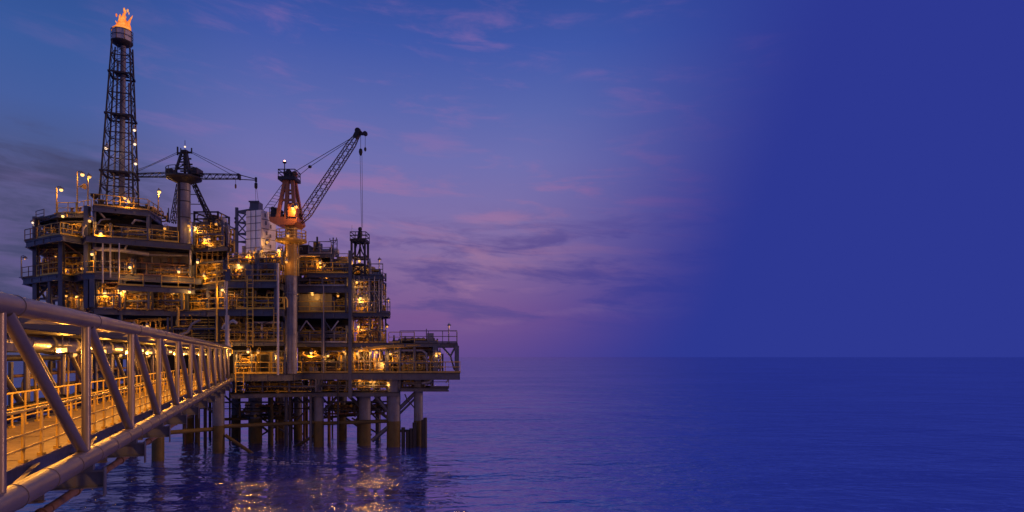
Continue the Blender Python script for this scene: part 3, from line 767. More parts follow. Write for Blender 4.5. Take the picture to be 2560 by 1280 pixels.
# ------------------------------------------------------------------ handrails along the deck edges
def rail(pts, z, label, mat='yellow', **k):
    return railing([(*P(px, D + .15), z) for px, D in pts], label, mat=mat, **k)
rail([(588, 61.6), (640, 61.75), (706, 62), (753, 65.4)], ZD, 'yellow handrail along the main deck between the bridge landing and the crane column')
rail([(755, 65.6), (870, 65.6)], ZD, 'yellow handrail along the main deck east of the crane column', 'ochre')
rail([(880, 65.6), (1040, 65.6), (1150, 65.6), (1150, 73)], ZD, 'weathered handrail round the open east end of the main deck', 'ochre')
rail([(1078, 66.3), (1122, 66.3), (1122, 68.4)], ZW, 'grey handrail on the low walkway just above the sea', 'steel')
rail([(545, 62.6), (628, 62.6), (708, 62.6)], Z2 + .02, 'ochre handrail on the second deck behind the long yellow ladder', 'ochre')
rail([(744, 66), (866, 66)], Z2, 'grey handrail on the second deck under the white V braces', 'galv')
rail([(880, 66), (964, 66)], Z2, 'ochre handrail on the second deck at the foot of the stair tower', 'ochre')
rail([(972, 66), (1036, 66)], Z2 - .02, 'low ochre handrail where the annex roof joins the platform', 'ochre')
rail([(1000, 66), (1142, 66), (1143, 72.6)], Z2 - .02, 'grey handrail round the roof of the east annex', 'steel', h=1.25)
rail([(457, 64.9), (545, 62), (572, 62)], Z3 + .02, 'yellow handrail on the third deck west of the long ladder')
rail([(592, 62), (710, 62), (712, 64.9)], Z3 + .02, 'bright yellow handrail on the third deck between the two ladders')
rail([(744, 66), (866, 66)], Z3, 'yellow handrail before the pale cabin wall on the third deck')
rail([(880, 66), (940, 66)], Z3 - .05, 'ochre handrail inside the stair tower at the third deck', 'ochre')
rail([(942, 66), (975, 66), (975, 69.8)], Z3 - .05, 'dark handrail on the jutting balcony of the third deck', 'steel')
rail([ml(236, .2), ml(300, .05), (456, 63.5)], Z3, 'ochre handrail along the third deck of the west block', 'ochre')
rail([(482, 66), (566, 61.95), (570, 61.95)], Z4, 'ochre handrail on the slanting west side of the fourth deck', 'ochre')
rail([(573, 61.95), (692, 61.95)], Z4, 'ochre handrail on the fourth deck before the lit alcove', 'ochre')
rail([(744, 66), (866, 66)], Z4, 'grey handrail on the fourth deck of the east block', 'galv')
rail([ml(297, -1.25), ml(358, -1.25)], ZM, 'short bright yellow handrail on the hung platform below two lamps')
rail([ml(404, -1.25), ml(486, -1.25)], ZM, 'bright yellow handrail on the hung platform beside the fourth deck')
rail([ml(360, -1.25), ml(402, -1.25)], ZM, 'dull handrail between the two bright ones on the hung platform', 'steel')
rail([(55, 64.6), (88, 63.1)], Z5, 'rusty handrail on the western tip of the fifth deck', 'rust')
rail([(92, 63), (121, 61.6), (150, 60.7)], Z5, 'yellow handrail on the wing of the fifth deck')
rail([(156, 60.8), (182, 62.4), (206, 60.5), ml(234)], Z5, 'bright yellow handrail on the fifth deck by the corner column')
rail([ml(238, .05), ml(296, .05)], Z5, 'grey handrail on the fifth deck beside the corner lamp', 'steel')
rail([ml(298, .05), ml(400, .05), ml(474, .05)], Z5, 'long plain handrail along the lamp lit walkway of the fifth deck', 'rust', h=1.25)
rail([(62, 62.2), (90, 61)], Z6, 'rusty handrail on the western tip of the sixth deck', 'rust')
rail([(93, 60.9), (128, 59.4), (150, 58.8)], Z6, 'ochre handrail on the wing of the sixth deck', 'ochre')
rail([(151, 58.7), (180, 59.6), (206, 60.5)], Z6, 'bright yellow handrail on the sixth deck under the bracket lamp')
rail([ml(236, -.45), ml(320, -.45), ml(372, -.45)], Z6, 'ochre handrail on the sixth deck below the roof edge beam', 'ochre')
rail([ml(374, -.45), ml(446, -.45)], Z6, 'yellow handrail on the sixth deck beside the white crane column')
rail([(478, 65.2), (560, 64.3)], Z6 - .15, 'ochre handrail before the lit pipework at the foot of the dark crane', 'ochre')
rail([(144, 62.4), (170, 62.4), (190, 62.4)], Z7 - .35, 'yellow handrail on the wing roof by the short lamp post')
rail([(192, 62.4), (228, 61.2)], Z7 - .35, 'yellow handrail on the wing roof between two tall lamp posts')
rail([ml(234, .3), ml(300, .3), ml(370, .3)], Z7, 'ochre handrail round the roof at the foot of the flare tower', 'ochre')
rail([(373, 63), (403, 66.4), (404, 73)], Z7, 'ochre handrail at the end of the roof beside the dark crane', 'ochre')
rail([(90, 64.7), (110, 63.8)], Z7 - .35, 'low dark handrail at the far end of the wing roof', 'steel', h=.8)
rail([(570, 62.3), (622, 62.3)], ZC, 'ochre handrail on the centre roof below the white tower', 'ochre')
rail([(640, 62.3), (692, 62.3)], ZC, 'grey handrail on the centre roof beside the standpipe', 'steel')
rail([(742, 66.0), (790, 65.8)], ZR, 'ochre handrail before the ochre cabin on the east block', 'ochre')
rail([(792, 65.8), (872, 65.8)], ZR, 'yellow handrail before the domed vessel on the east block')
rail([(772, 66.5), (800, 66.5), (828, 66.5), (829, 73)], ZRR, 'grey handrail round the ochre cabin roof', 'galv', h=1.3)
rail([(832, 66.9), (870, 66.9)], Z(662, 66.8), 'slim grey handrail on the lower roof by the small derrick', 'galv', h=1.2)
rail([(924, 66), (957, 66), (957, 70.8)], ZR - .2, 'dark handrail on the topmost balcony of the stair tower', 'steel', h=1.2)
rail([(930, 66.5), (955, 66.5)], Z(742, 66.5), 'dark handrail on the small middle balcony of the stair tower', 'steel', h=1.2)

# ladders
ladder(W(625, 868, 61.7), Z(690, 61.7) - Z(868, 61.7), 'long yellow ladder climbing from the second deck to the fourth', w=.55)
ladder(W(599, 982, 61.3), Z(925, 61.3) - Z(982, 61.3), 'short yellow ladder dropping below the main deck at the bridge landing', w=.75)
ladder(W(689, 855, 61.6), Z(768, 61.6) - Z(855, 61.6), 'slim ochre ladder beside the tall pale standpipe', 'ochre', w=.36)
ladder(W(741, 690, 62.2), Z(608, 62.2) - Z(690, 62.2), 'lamp lit ladder up the yellow part of the crane column', 'ochre', w=.42)
ladder(W(838, 646, 66.9), Z(598, 66.9) - Z(646, 66.9), 'grey ladder up the mast on the ochre cabin roof', 'steel', w=.4)

# ------------------------------------------------------------------ flare tower and flame
def build_flare():
    c = Vector((*P(298.5, 63.2), Z7)); t = thing('flare_tower', 'tall tapering lattice tower with a flame burning at its top', 'flare tower', c)
    tx = P(306, 63.2)[0]; zt = Z(112, 63.2); zb = Z7
    rot = R(21)
    def corner(j, f):
        h = (1.46 + (.76 - 1.46) * f); a = rot + math.pi / 4 + j * math.pi / 2
        return Vector((c.x + (tx - c.x) * f + h * 1.414 * math.cos(a), c.y + h * 1.414 * math.sin(a), zb + (zt - zb) * f))
    for j in range(4): part('leg', MB().tube(corner(j, 0), corner(j, 1), .095, 9, .07), 'black', t)
    fr = lambda y: (Z(y, 63.2) - zb) / (zt - zb)
    lv = [0] + [fr(y) for y in (474, 438, 388, 340, 295, 241, 190, 146)] + [.985]
    for i, f in enumerate(lv[1:-1]):
        g = MB(); cs = [corner(j, f) for j in range(4)]
        for j in range(4): g.bar(cs[j], cs[(j + 1) % 4], .07, .09)
        part('girt', g, 'black', t)
        if i in (1, 4, 6):       # small maintenance platforms with grating
            part('maintenance_platform', MB().prism([(p.x * .82 + cs[(k + 2) % 4].x * .18, p.y * .82 + cs[(k + 2) % 4].y * .18) for k, p in enumerate(cs)], cs[0].z + .07, cs[0].z + .13), 'black', t)
            e = MB(); k2 = [p + (p - (cs[0] + cs[2]) / 2) * .12 for p in cs]
            for j in range(4): e.bar(k2[j], k2[(j + 1) % 4], .07, .16)
            part('platform_edge', e, 'black', t)
    for f0, f1 in zip(lv, lv[1:]):
        b = MB(); fm = (f0 + f1) / 2
        for j in range(4):
            k = (j + 1) % 4
            b.tube(corner(j, f0), corner(k, f1), .03, 6); b.tube(corner(k, f0), corner(j, f1), .03, 6)
    
        part('bracing', b, 'black', t)
    m0 = Vector((c.x + .2, c.y, zb)); m1 = Vector((tx + .1, c.y, zt + .3))
    part('stack', MB().tube(m0, m1, .27, 14, .24), 'drum', t)
    part('riser_pipe', MB().tube(m0 + Vector((-.62, -.3, 0)), m1 + Vector((-.42, -.2, -2)), .09, 8), 'grey', t)
    part('riser_pipe', MB().tube(m0 + Vector((.6, .2, 0)), m1 + Vector((.42, .2, -4)), .07, 8), 'rust', t)
    lad = MB(); a0, a1 = m0 + Vector((-.1, -.62, 0)), m1 + Vector((-.1, -.5, -.5))
    for s in (-.2, .2): lad.tube(a0 + Vector((s, 0, 0)), a1 + Vector((s, 0, 0)), .03, 5)
    for i in range(42): p = a0 + (a1 - a0) * (i / 42); lad.tube(p - Vector((.2, 0, 0)), p + Vector((.2, 0, 0)), .02, 5)
    part('climbing_ladder', lad, 'dark', t)
    # head: conical skirt, gallery and the sheet wind shield
    hz = Z(107, 63.2); hc = Vector((P(305, 63.2)[0], c.y, 0))
    part('gallery', MB().lathe(hc, [(.5, hz - .34), (.92, hz - .1), (.97, hz), (.97, hz + .05), (.5, hz + .06)], 20), 'black', t)
    sh = MB()
    for i in range(8):
        a = 2 * math.pi * (i + .5) / 8; p = hc + Vector((.80 * math.cos(a), .80 * math.sin(a), hz + .62)); sh.box(p, (.05, .63, 1.0), a)
    part('wind_shield', sh, 'pale', t)
    gp = [hc + Vector((.95 * math.cos(2 * math.pi * i / 16), .95 * math.sin(2 * math.pi * i / 16), 0)) for i in range(16)]
    g = MB()
    for z in (.55, 1.1): g.path([p + Vector((0, 0, hz + z)) for p in gp], .03, 5, closed=True)
    part('gallery_rail', g, 'black', t)
    for p in gp[::2]: part('gallery_post', MB().tube(p + Vector((0, 0, hz)), p + Vector((0, 0, hz + 1.1)), .03, 5), 'black', t)
    # flame
    m, n = new_mat('gas_flame')
    g = n.new('ShaderNodeNewGeometry'); no = n.noise(g.outputs['Position'], 2.6, 3, .6, .6)
    lw = n.new('ShaderNodeLayerWeight'); lw.inputs[0].default_value = .35
    e = n.new('ShaderNodeEmission')
    cc = n.ramp(n.m('ADD', n.m('MULTIPLY', no, 1.0), n.m('MULTIPLY', lw.outputs['Facing'], -.32)), [(0.10, (.72, .10, .02, 1)), (.32, (1.0, .22, .035, 1)), (.58, (1.05, .46, .10, 1))])
    n.l.new(cc, e.inputs[0]); e.inputs[1].default_value = 1.0
    o = n.new('ShaderNodeOutputMaterial'); n.l.new(e.outputs[0], o.inputs[0]); M['flame'] = m
    q = random.Random(5); mb = MB(); fb = Vector((hc.x, hc.y, Z(77, 63.2)))
    def tongue(x, y, h, r, lean):
        pr = []; pts = []
        for i in range(9):
            f = i / 8; wob = math.sin(f * 6 + x * 7) * .12 * f
            pts.append((fb + Vector((x + lean * f * f + wob, y + wob * .6, -.3 + h * f)), r * 1.3 * (.72 + .6 * math.sin(math.pi * min(1, f * 1.5))) * (1 - f ** 1.7) + .015))
        nn = 9; vsx = []
        for p, rr in pts:
            for j in range(nn):
                a = 2 * math.pi * j / nn; k = 1 + .22 * q.uniform(-1, 1)
                vsx.append(p + Vector((rr * k * math.cos(a), rr * k * math.sin(a), q.uniform(-.05, .05))))
        mb._add(vsx, [(i * nn + j, i * nn + (j + 1) % nn, (i + 1) * nn + (j + 1) % nn, (i + 1) * nn + j) for i in range(8) for j in range(nn)], True)
    for x, y, h, r, l in ((-.62, 0, .95, .26, .25), (-.4, .2, 1.35, .3, .25), (-.15, -.2, 1.75, .34, .22), (.08, .15, 2.1, .36, .2), (.3, -.1, 2.35, .33, .12), (.5, .2, 1.75, .26, .25), (.62, -.1, 1.2, .22, .22), (.15, -.35, 1.5, .3, .1), (-.3, -.3, 1.1, .28, -.05), (.4, .3, 2.0, .22, .42), (-.1, .3, 1.9, .2, -.02), (.68, .1, .8, .18, .1), (-.72, -.1, .6, .18, -.06)):
        tongue(x * .85 - .04, y, h, r * .95, l)
    for i in range(9):       # loose shreds torn off the top
        p = fb + Vector((q.uniform(-.5, .75), q.uniform(-.2, .2), q.uniform(1.1, 2.15))); mb.ball(p, q.uniform(.04, .1), 6, 5, q.uniform(1.4, 2.4))
    me = mb.mesh('flare_flame', fb); me.materials.append(m)
    o = bpy.data.objects.new('flare_flame', me); col.objects.link(o); o.location = fb
    o['label'] = 'ragged orange gas flame burning on top of the tall lattice tower'; o['category'] = 'flame'; o['kind'] = 'thing'
    for px, py, D, dd in ((336, 326, 61.9, 'bright lamp sticking out halfway up the flare tower'), (265, 371, 61.9, 'lamp on the western leg of the flare tower'), (337, 361, 62.1, 'small lamp just under the highest lamp of the flare tower'),
                          (339, 410, 62.1, 'lowest of three lamps on the eastern leg of the flare tower'), (312, 496, 61.4, 'lamp at the foot of the flare stack'), (322, 505, 61.6, 'low lamp among the pipes under the flare tower')):
        wall_lamp(px, py, D, dd, 'white_bulb' if py < 420 else 'bulb', .12, .3, 'lamps on the flare tower')
build_flare()

# ------------------------------------------------------------------ orange pedestal crane
def build_orange_crane():
    D = 63.0; c = Vector((*P(728, D), 0)); s = D / F
    t = thing('pedestal_crane', 'orange pedestal crane with a raised lattice boom on a tall column', 'crane', (c.x, c.y, ZD - .5), 'cranes on the platform')
    zy = lambda py: Z(py, D)
    part('pedestal', MB().tube((c.x, c.y, ZD), (c.x, c.y, zy(690)), 14.2 * s, 24).lathe(c, [(14.3 * s, zy(738)), (15 * s, zy(737)), (15 * s, zy(733)), (14.3 * s, zy(732))], 24).lathe(c, [(14.3 * s, zy(838)), (14.8 * s, zy(837)), (14.8 * s, zy(834)), (14.3 * s, zy(833))], 24).bar((c.x + 8 * s, c.y - 12.6 * s, ZD), (c.x + 8 * s, c.y - 12.6 * s, zy(694)), .1, .1).bar((c.x - 4 * s, c.y - 14.4 * s, ZD), (c.x - 4 * s, c.y - 14.4 * s, zy(694)), .06, .08), 'drum', t, 'grey lower column of the crane')
    part('pedestal', MB().tube((c.x, c.y, zy(690) + .01), (c.x, c.y, zy(566)), 14.6 * s, 24), 'mustard', t, 'yellow upper column of the crane')
    part('ring_gallery', MB().lathe(c, [(15 * s, zy(612)), (26 * s, zy(609)), (37.5 * s, zy(605)), (37.5 * s, zy(600)), (15 * s, zy(599))], 28), 'mustard', t)
    g = [c + Vector((36 * s * math.cos(2 * math.pi * i / 24), 36 * s * math.sin(2 * math.pi * i / 24), 0)) for i in range(24)]
    rl = MB()
    for py in (578, 586, 593): rl.path([p + Vector((0, 0, zy(py))) for p in g], .04, 5, closed=True)
    part('gallery_rail', rl, 'ochre', t)
    for p in g[::2]: part('gallery_post', MB().tube(p + Vector((0, 0, zy(600))), p + Vector((0, 0, zy(578))), .04, 5), 'ochre', t)
    # slewing body
    X = lambda px: P(px, D)[0]
    bd = MB(); prof = [(684, 549), (752, 549), (754, 560), (744, 568), (706, 568), (686, 560)]
    y0, y1 = D - 1.25, D + 1.25
    n = len(prof); vsx = [(X(a), y0, zy(b)) for a, b in prof] + [(X(a), y1, zy(b)) for a, b in prof]
    bd._add(vsx, [tuple(range(n)), tuple(range(2 * n - 1, n - 1, -1))] + [(i, n + i, n + (i + 1) % n, (i + 1) % n) for i in range(n)])
    part('slewing_platform', bd, 'orange', t)
    part('operator_cab', MB().box((X(741), D - .75, zy(534)), (18 * s, 1.3, 30 * s)).box((X(741), D - 1.41, zy(532)), (13 * s, .03, 16 * s)), 'orange', t)
    mc = MB().box((X(694), D, zy(540)), (17 * s, 1.9, 17 * s)).tube((X(690), D - .9, zy(527)), (X(690), D + .9, zy(527)), .22, 12).tube((X(700), D - .6, zy(527)), (X(700), D + .6, zy(527)), .16, 12)
    part('winch', mc, 'dark', t)
    rl = MB(); p = [Vector((X(a), D - 1.15, zy(b))) for a, b in ((685, 548), (685, 526), (702, 526), (702, 548))]
    rl.path(p, .035, 6); rl.tube((X(685), D - 1.15, zy(537)), (X(702), D - 1.15, zy(537)), .03, 6)
    part('body_rail', rl, 'dark', t)
    # A-frame: two pairs of tapering box legs with cross pieces
    for yy in (-1, 1):
        for a, b in ((704, 716), (726, 723), (746, 735)):
            if a == 726 and yy == 1: continue
            part('a_frame_leg', MB().bar((X(a), D + yy * 1.05, zy(549)), (X(b), D + yy * .4, zy(455)), .30, .34), 'orange', t)
        part('a_frame_tie', MB().bar((X(709), D + yy * .8, zy(505)), (X(740), D + yy * .8, zy(505)), .2, .24).bar((X(712), D + yy * .6, zy(480)), (X(737), D + yy * .6, zy(480)), .14, .18), 'orange', t)
    part('top_platform', MB().box((X(723.5), D, zy(450)), (43 * s, 1.7, 8 * s)).box((X(726), D, zy(441)), (20 * s, 1.0, 12 * s)), 'dark', t)
    rl = MB()
    ps = [(X(703), D - .8), (X(744), D - .8), (X(744), D + .8), (X(703), D + .8)]
    for py in (429, 437): rl.path([(a, b, zy(py)) for a, b in ps], .035, 5, closed=True)
    part('top_rail', rl, 'dark', t)
    for a, b in ps + [(X(717), D - .8), (X(731), D - .8)]: part('top_post', MB().tube((a, b, zy(447)), (a, b, zy(429)), .035, 5), 'dark', t)
    part('sheave', MB().lathe((X(721), D, zy(432)), [(.3, -.12), (.34, 0), (.3, .12)], 14, 'y'), 'dark', t)
    part('sheave', MB().lathe((X(736), D, zy(436)), [(.3, -.12), (.34, 0), (.3, .12)], 14, 'y'), 'orange', t)
    mp = part('beacon_mast', MB().tube((X(711.5), D, zy(447)), (X(711.5), D, zy(409)), .045, 7).lathe((X(711.5), D, zy(407)), [(.05, -.1), (.2, .0), (.16, .1)], 10), 'dark', t)
    part('beacon', MB().ball((X(711.5), D, zy(403)), .1, 8, 6), 'red_bulb', mp)
    # boom
    foot = Vector((X(750), D, zy(556))); tip = W(896, 334, D - 1.2)
    side = Vector((0, 1, 0)).cross(tip - foot).normalized()
    part('boom', lattice(MB(), foot, tip, .86, .58, 27, .05, .026, up=side, taper=.10), 'boom', t)
    hd = MB().bar(tip - (tip - foot).normalized() * .5, tip + Vector((.1, 0, .35)), .6, .42)
    hd.lathe(tip + Vector((-.05, 0, .25)), [(.26, -.25), (.3, 0), (.26, .25)], 12, 'y').bar(tip, tip + Vector((.72, 0, -.02)), .35, .22).lathe(tip + Vector((.66, 0, .0)), [(.2, -.2), (.23, 0), (.2, .2)], 12, 'y')
    part('boom_head', hd, 'black', t)
    a1 = Vector((X(737), D - .3, zy(433))); a2 = Vector((X(740), D + .3, zy(441)))
    b1 = tip + (foot - tip).normalized() * .75 + Vector((-.25, 0, .2)); blk = Vector((X(774), D + .1, zy(416)))
    part('pendant_rope', MB().tube(a1, b1, .03, 5), 'cable', t)
    part('pendant_rope', MB().path([a2, blk, b1 + Vector((-.5, .2, -.35))], .026, 5), 'cable', t)
    part('bridle_block', MB().ball(blk, .19, 8, 6, .8), 'black', t)
    h1 = tip + Vector((.22, 0, 0)); h2 = Vector((h1.x, h1.y, Z(387, 61.8)))
    part('hoist_rope', MB().tube(h1, Vector((h1.x, h1.y, Z(373, 61.8))), .022, 5), 'cable', t)
    part('hook_block', MB().lathe(Vector((h1.x, h1.y, Z(380, 61.8))), [(.05, .34), (.15, .26), (.19, .0), (.12, -.26), (.04, -.36)], 10), 'black', t)
    hb = MB()
    for dx in (-.06, .12): hb.tube(Vector((h1.x + dx, h1.y, Z(386, 61.8))), Vector((h1.x + dx * .6 - .02, h1.y + .6, Z(566, 61.8))), .02, 5)
    part('hoist_rope', hb, 'cable', t)
    h3 = tip + Vector((.66, 0, 0))
    part('hoist_rope', MB().tube(h3, Vector((h3.x, h3.y, Z(368, 61.8))), .02, 5), 'cable', t)
    part('ball_hook', MB().lathe(Vector((h3.x, h3.y, Z(373, 61.8))), [(.04, .2), (.11, .1), (.12, -.08), (.04, -.22)], 9), 'black', t)
    # back stays down to the roof beside the white tower
    st = MB(); r0 = Vector((X(712), D + .2, zy(458))); r1 = Vector((X(664), D + .6, zy(524)))
    st.tube(r0 + Vector((-.12, -.3, 0)), r1 + Vector((-.35, -.3, 0)), .03, 5); st.tube(r0 + Vector((.1, .3, -.1)), r1 + Vector((.25, .3, .1)), .03, 5)
    for i in range(1, 9):
        f = i / 9; st.tube(r0 + Vector((-.12, -.3, 0)) + (r1 - r0 + Vector((-.23, 0, 0))) * f, r0 + Vector((.1, .3, -.1)) + (r1 - r0 + Vector((.15, 0, .2))) * f, .02, 4)
    st.tube(r0 + Vector((.2, 0, -.2)), Vector((X(676), D + 1, zy(532))), .022, 5)
    part('back_stay', st, 'cable', t)
build_orange_crane()

# ------------------------------------------------------------------ dark crane on its white column
def build_dark_crane():
    D = 62.0 + 2.0; c = Vector((*P(460, D), 0)); s = D / F
    zy = lambda py: Z(py, D); X = lambda px: P(px, D)[0]
    t = thing('tower_crane', 'dark crane with two level booms on a white round column', 'crane', (c.x, c.y, Z6), 'cranes on the platform')
    part('column', MB().tube((c.x, c.y, Z6), (c.x, c.y, zy(448)), 15 * s, 26), 'drum', t)
    part('cable_conduit', MB().tube((c.x - 6 * s, c.y - 14.6 * s, Z6), (c.x - 6 * s, c.y - 14.6 * s, zy(458)), .06, 6).tube((c.x - 3 * s, c.y - 15.2 * s, Z6), (c.x - 3 * s, c.y - 15.2 * s, zy(458)), .04, 6), 'dark', t)
    sb = MB()
    for py in (478, 505, 545): sb.lathe(c, [(15.1 * s, zy(py) - .05), (15.7 * s, zy(py)), (15.1 * s, zy(py) + .05)], 26)
    part('column_band', sb, 'dark', t)
    part('slewing_ring', MB().lathe(c, [(15 * s, zy(460)), (18 * s, zy(458)), (38 * s, zy(449)), (41 * s, zy(448)), (41 * s, zy(443)), (12 * s, zy(442))], 28), 'dark', t)
    g = [c + Vector((40.5 * s * math.cos(2 * math.pi * i / 24), 40.5 * s * math.sin(2 * math.pi * i / 24), 0)) for i in range(24)]
    rl = MB()
    for py in (424, 432): rl.path([p + Vector((0, 0, zy(py))) for p in g], .035, 5, closed=True)
    part('ring_rail', rl, 'black', t)
    for p in g[::2]: part('ring_post', MB().tube(p + Vector((0, 0, zy(441))), p + Vector((0, 0, zy(424))), .035, 5), 'black', t)
    part('machinery_house', MB().box((X(430), D, zy(432)), (13 * s, 1.2, 14 * s)), 'dark', t)
    part('operator_cab', MB().box((X(495), D - .2, zy(432)), (15 * s, 1.3, 15 * s)).box((X(495), D - .87, zy(431)), (10 * s, .03, 8 * s)), 'dark', t)
    for a, b in ((446, 457), (454, 459), (470, 464), (481, 467)):
        yy = -.7 if a in (446, 481) else .7
        part('a_frame_leg', MB().bar((X(a), D + yy, zy(441)), (X(b), D + yy * .3, zy(381)), .2, .2), 'black', t)
    for py, h in ((425, 16), (408, 12), (394, 9)):
        part('a_frame_tie', MB().bar((X(462 - h), D - .4, zy(py)), (X(464 + h), D - .4, zy(py)), .12, .14).bar((X(462 - h), D + .4, zy(py)), (X(464 + h), D + .4, zy(py)), .12, .14).tube((X(462 - h), D - .42, zy(py)), (X(464 + h * .7), D - .42, zy(py - 14)), .05, 5), 'black', t)
    part('head_frame', MB().box((X(462), D, zy(379)), (15 * s, .6, 5 * s)).bar((X(443), D, zy(383)), (X(480), D, zy(381)), .14, .16).bar((X(444), D, zy(388)), (X(444), D, zy(367)), .12, .12).bar((X(479), D, zy(384)), (X(479), D, zy(370)), .1, .1).bar((X(452), D, zy(386)), (X(452), D, zy(370)), .08, .08), 'black', t)
    m = part('mast', MB().tube((X(462.5), D, zy(377)), (X(462.5), D, zy(351)), .03, 6), 'black', t)
    part('beacon', MB().ball((X(462.5), D, zy(367)), .09, 8, 6), 'white_bulb', m)
    Lf, Lt = Vector((X(422), D, zy(437))), Vector((X(338), D + .2, zy(437)))
    part('boom', lattice(MB(), Lf, Lt, .42, .3, 9, .04, .02), 'black', t, 'boom reaching towards the flare tower')
    Rf, Rt = Vector((X(503), D, zy(441))), W(598, 442, D - .8)
    part('boom', lattice(MB(), Rf, Rt, .48, .4, 11, .042, .022), 'black', t, 'boom reaching towards the white tower')
    jt = W(640, 448, D - 1.0)
    part('jib', MB().tube(Rt + Vector((0, 0, .2)), jt, .045, 6).tube(Rt + Vector((0, 0, -.25)), jt + Vector((0, 0, -.1)), .045, 6).box(Rt, (.16, .5, .55)).box(jt + Vector((0, 0, -.05)), (.16, .2, .45)), 'black', t)
    gy = MB()
    for (a, b), (e, f) in (((479, 382), (578, 436)), ((479, 379), (600, 437)), ((445, 384), (345, 428)), ((445, 380), (372, 414)), ((372, 414), (344, 424))):
        gy.tube((X(a), D, zy(b)), (X(e), D, zy(f)), .024, 5)
    part('guy_rope', gy, 'cable', t)
    part('hook_block', MB().tube(jt, jt - Vector((0, 0, .35)), .03, 5).lathe(jt - Vector((0, 0, .62)), [(.05, .3), (.15, .2), (.15, -.2), (.06, -.34)], 9), 'black', t)
    hr = MB()
    for dx in (-.13, .14): hr.tube(jt + Vector((dx * .4, 0, -.9)), jt + Vector((dx, .3, -2.35)), .016, 5)
    part('hoist_rope', hr, 'cable', t)
    h2 = Rt + Vector((-.35, 0, -.3)); part('hoist_rope', MB().tube(h2, h2 - Vector((0, 0, .45)), .02, 5), 'cable', t)
    part('ball_hook', MB().lathe(h2 - Vector((0, 0, .62)), [(.05, .2), (.09, .1), (.09, -.14), (.03, -.25)], 8), 'rust', t)
    # splayed lattice legs round the column
    for (a, b), (e, f), dy in (((436, 455), (414, 552), .9), ((478, 455), (520, 556), .6), ((446, 455), (430, 550), 2.6), ((474, 455), (500, 552), 2.8)):
        part('splayed_leg', lattice(MB(), (X(a), D + .75, zy(b)), (X(e), D + dy + .4, zy(f)), .22, .42, 9, .045, .025), 'black', t)
    bt = MB()
    for py in (478, 500, 522, 543):
        f = (py - 455) / 98; l0 = Vector((X(436 - 22 * f), D + .8 + .3 * f, zy(py))); r0 = Vector((X(478 + 42 * f), D + .8 + .2 * f, zy(py)))
        l1 = Vector((X(446 - 15 * f), D + .8 + 2 * f, zy(py))); r1 = Vector((X(474 + 26 * f), D + .8 + 2.2 * f, zy(py)))
        for a, b in ((l0, l1), (l1, r1), (r1, r0)): bt.tube(a, b, .045, 5)
        bt.tube(r0, r1 + Vector((0, 0, -.8)), .035, 5); bt.tube(l0, l1 + Vector((0, 0, -.8)), .035, 5)
    part('leg_tie', bt, 'black', t)
build_dark_crane()

# ------------------------------------------------------------------ white clad tower
def build_clad_tower():
    D = 64.0; s = D / F; zy = lambda py: Z(py, D); X = lambda px: P(px, D)[0]
    t = thing('clad_tower', 'white sheet clad tower with an open lattice side behind the orange crane', 'tower', (X(655), D, zy(645)))
    A = Vector((X(619), D - .35, 0)); B = Vector((X(662), D - 1.0, 0)); C = Vector((X(681), D + 1.0, 0)); E = A + (C - B)
    z0, z1 = zy(648), zy(530)
    part('cladding', MB().prism([(p.x, p.y) for p in (A, B, C, E)], z0, z1), 'white', t)
    sm = MB(); u = (B - A); nrm = Vector((u.y, -u.x, 0)).normalized(); u2 = (C - B); n2 = Vector((u2.y, -u2.x, 0)).normalized()
    for py in (545, 562, 580, 600, 622): sm.bar(A + nrm * .02 + Vector((0, 0, zy(py))), B + nrm * .02 + Vector((0, 0, zy(py))), .03, .05)
    for f in (.33, .66): p = A + u * f + nrm * .02; sm.bar(p + Vector((0, 0, z0 + .02)), p + Vector((0, 0, z1 - .02)), .05, .03, (u.x, u.y, 0))
    for py in (552, 575, 600, 625): sm.bar(B + u2 * .05 + n2 * .02 + Vector((0, 0, zy(py))), B + u2 * .95 + n2 * .02 + Vector((0, 0, zy(py - 2))), .03, .05)
    part('seam', sm, 'steel', t)
    for i, (f, py) in enumerate(((.25, 541), (.65, 538), (.3, 560), (.62, 566), (.35, 585), (.6, 590), (.3, 610), (.6, 616))):
        p = B + u2 * f + n2 * .06; part('vent', MB().box((p.x, p.y, zy(py)), (.05, .16, .36), math.atan2(u2.y, u2.x) + math.pi / 2), 'grey', t)
    part('top_house', MB().box((X(637), D + .4, zy(517)), (22 * s, 1.1, 25 * s)).bar((X(624), D - .2, zy(505)), (X(650), D - .2, zy(505)), .12, .14), 'steel', t)
    fr = MB()
    for px, dy, p0 in ((592, 0, 519), (611, 1.6, 508), (621, -.05, 525)):
        fr.bar((X(px), D + dy, zy(650)), (X(px), D + dy, zy(p0)), .24, .24)
    for py in (531, 556, 584, 604): fr.bar((X(593), D, zy(py + 1)), (X(622), D, zy(py - 1)), .13, .15); fr.bar((X(593), D, zy(py)), (X(611), D + 1.6, zy(py - 2)), .1, .12)
    for a, b, e, f in ((594, 534, 614, 556), (616, 534, 596, 556), (594, 558, 616, 583), (618, 558, 596, 582), (596, 586, 620, 603)): fr.tube((X(a), D, zy(b)), (X(e), D, zy(f)), .065, 6)
    fr.bar((X(592), D, zy(530)), (X(640), D, zy(522)), .14, .2)
    part('side_frame', fr, 'steel', t)
    bl = MB()
    for py in (546, 556, 572): bl.ball((X(589.5), D, zy(py)), .16, 8, 6)
    part('float_switch', bl, 'dark', t)
    for x0, x1, py0, py1 in ((597, 606, 612, 635), (606, 620, 600, 645)):
        part('hopper', MB().lathe((X((x0 + x1) / 2), D + .8, 0), [(.2, zy(py1)), ((x1 - x0) * s / 2, zy(py1 - 8)), ((x1 - x0) * s / 2, zy(py0 + 5)), (.2, zy(py0))], 14), 'pale', t)
build_clad_tower()

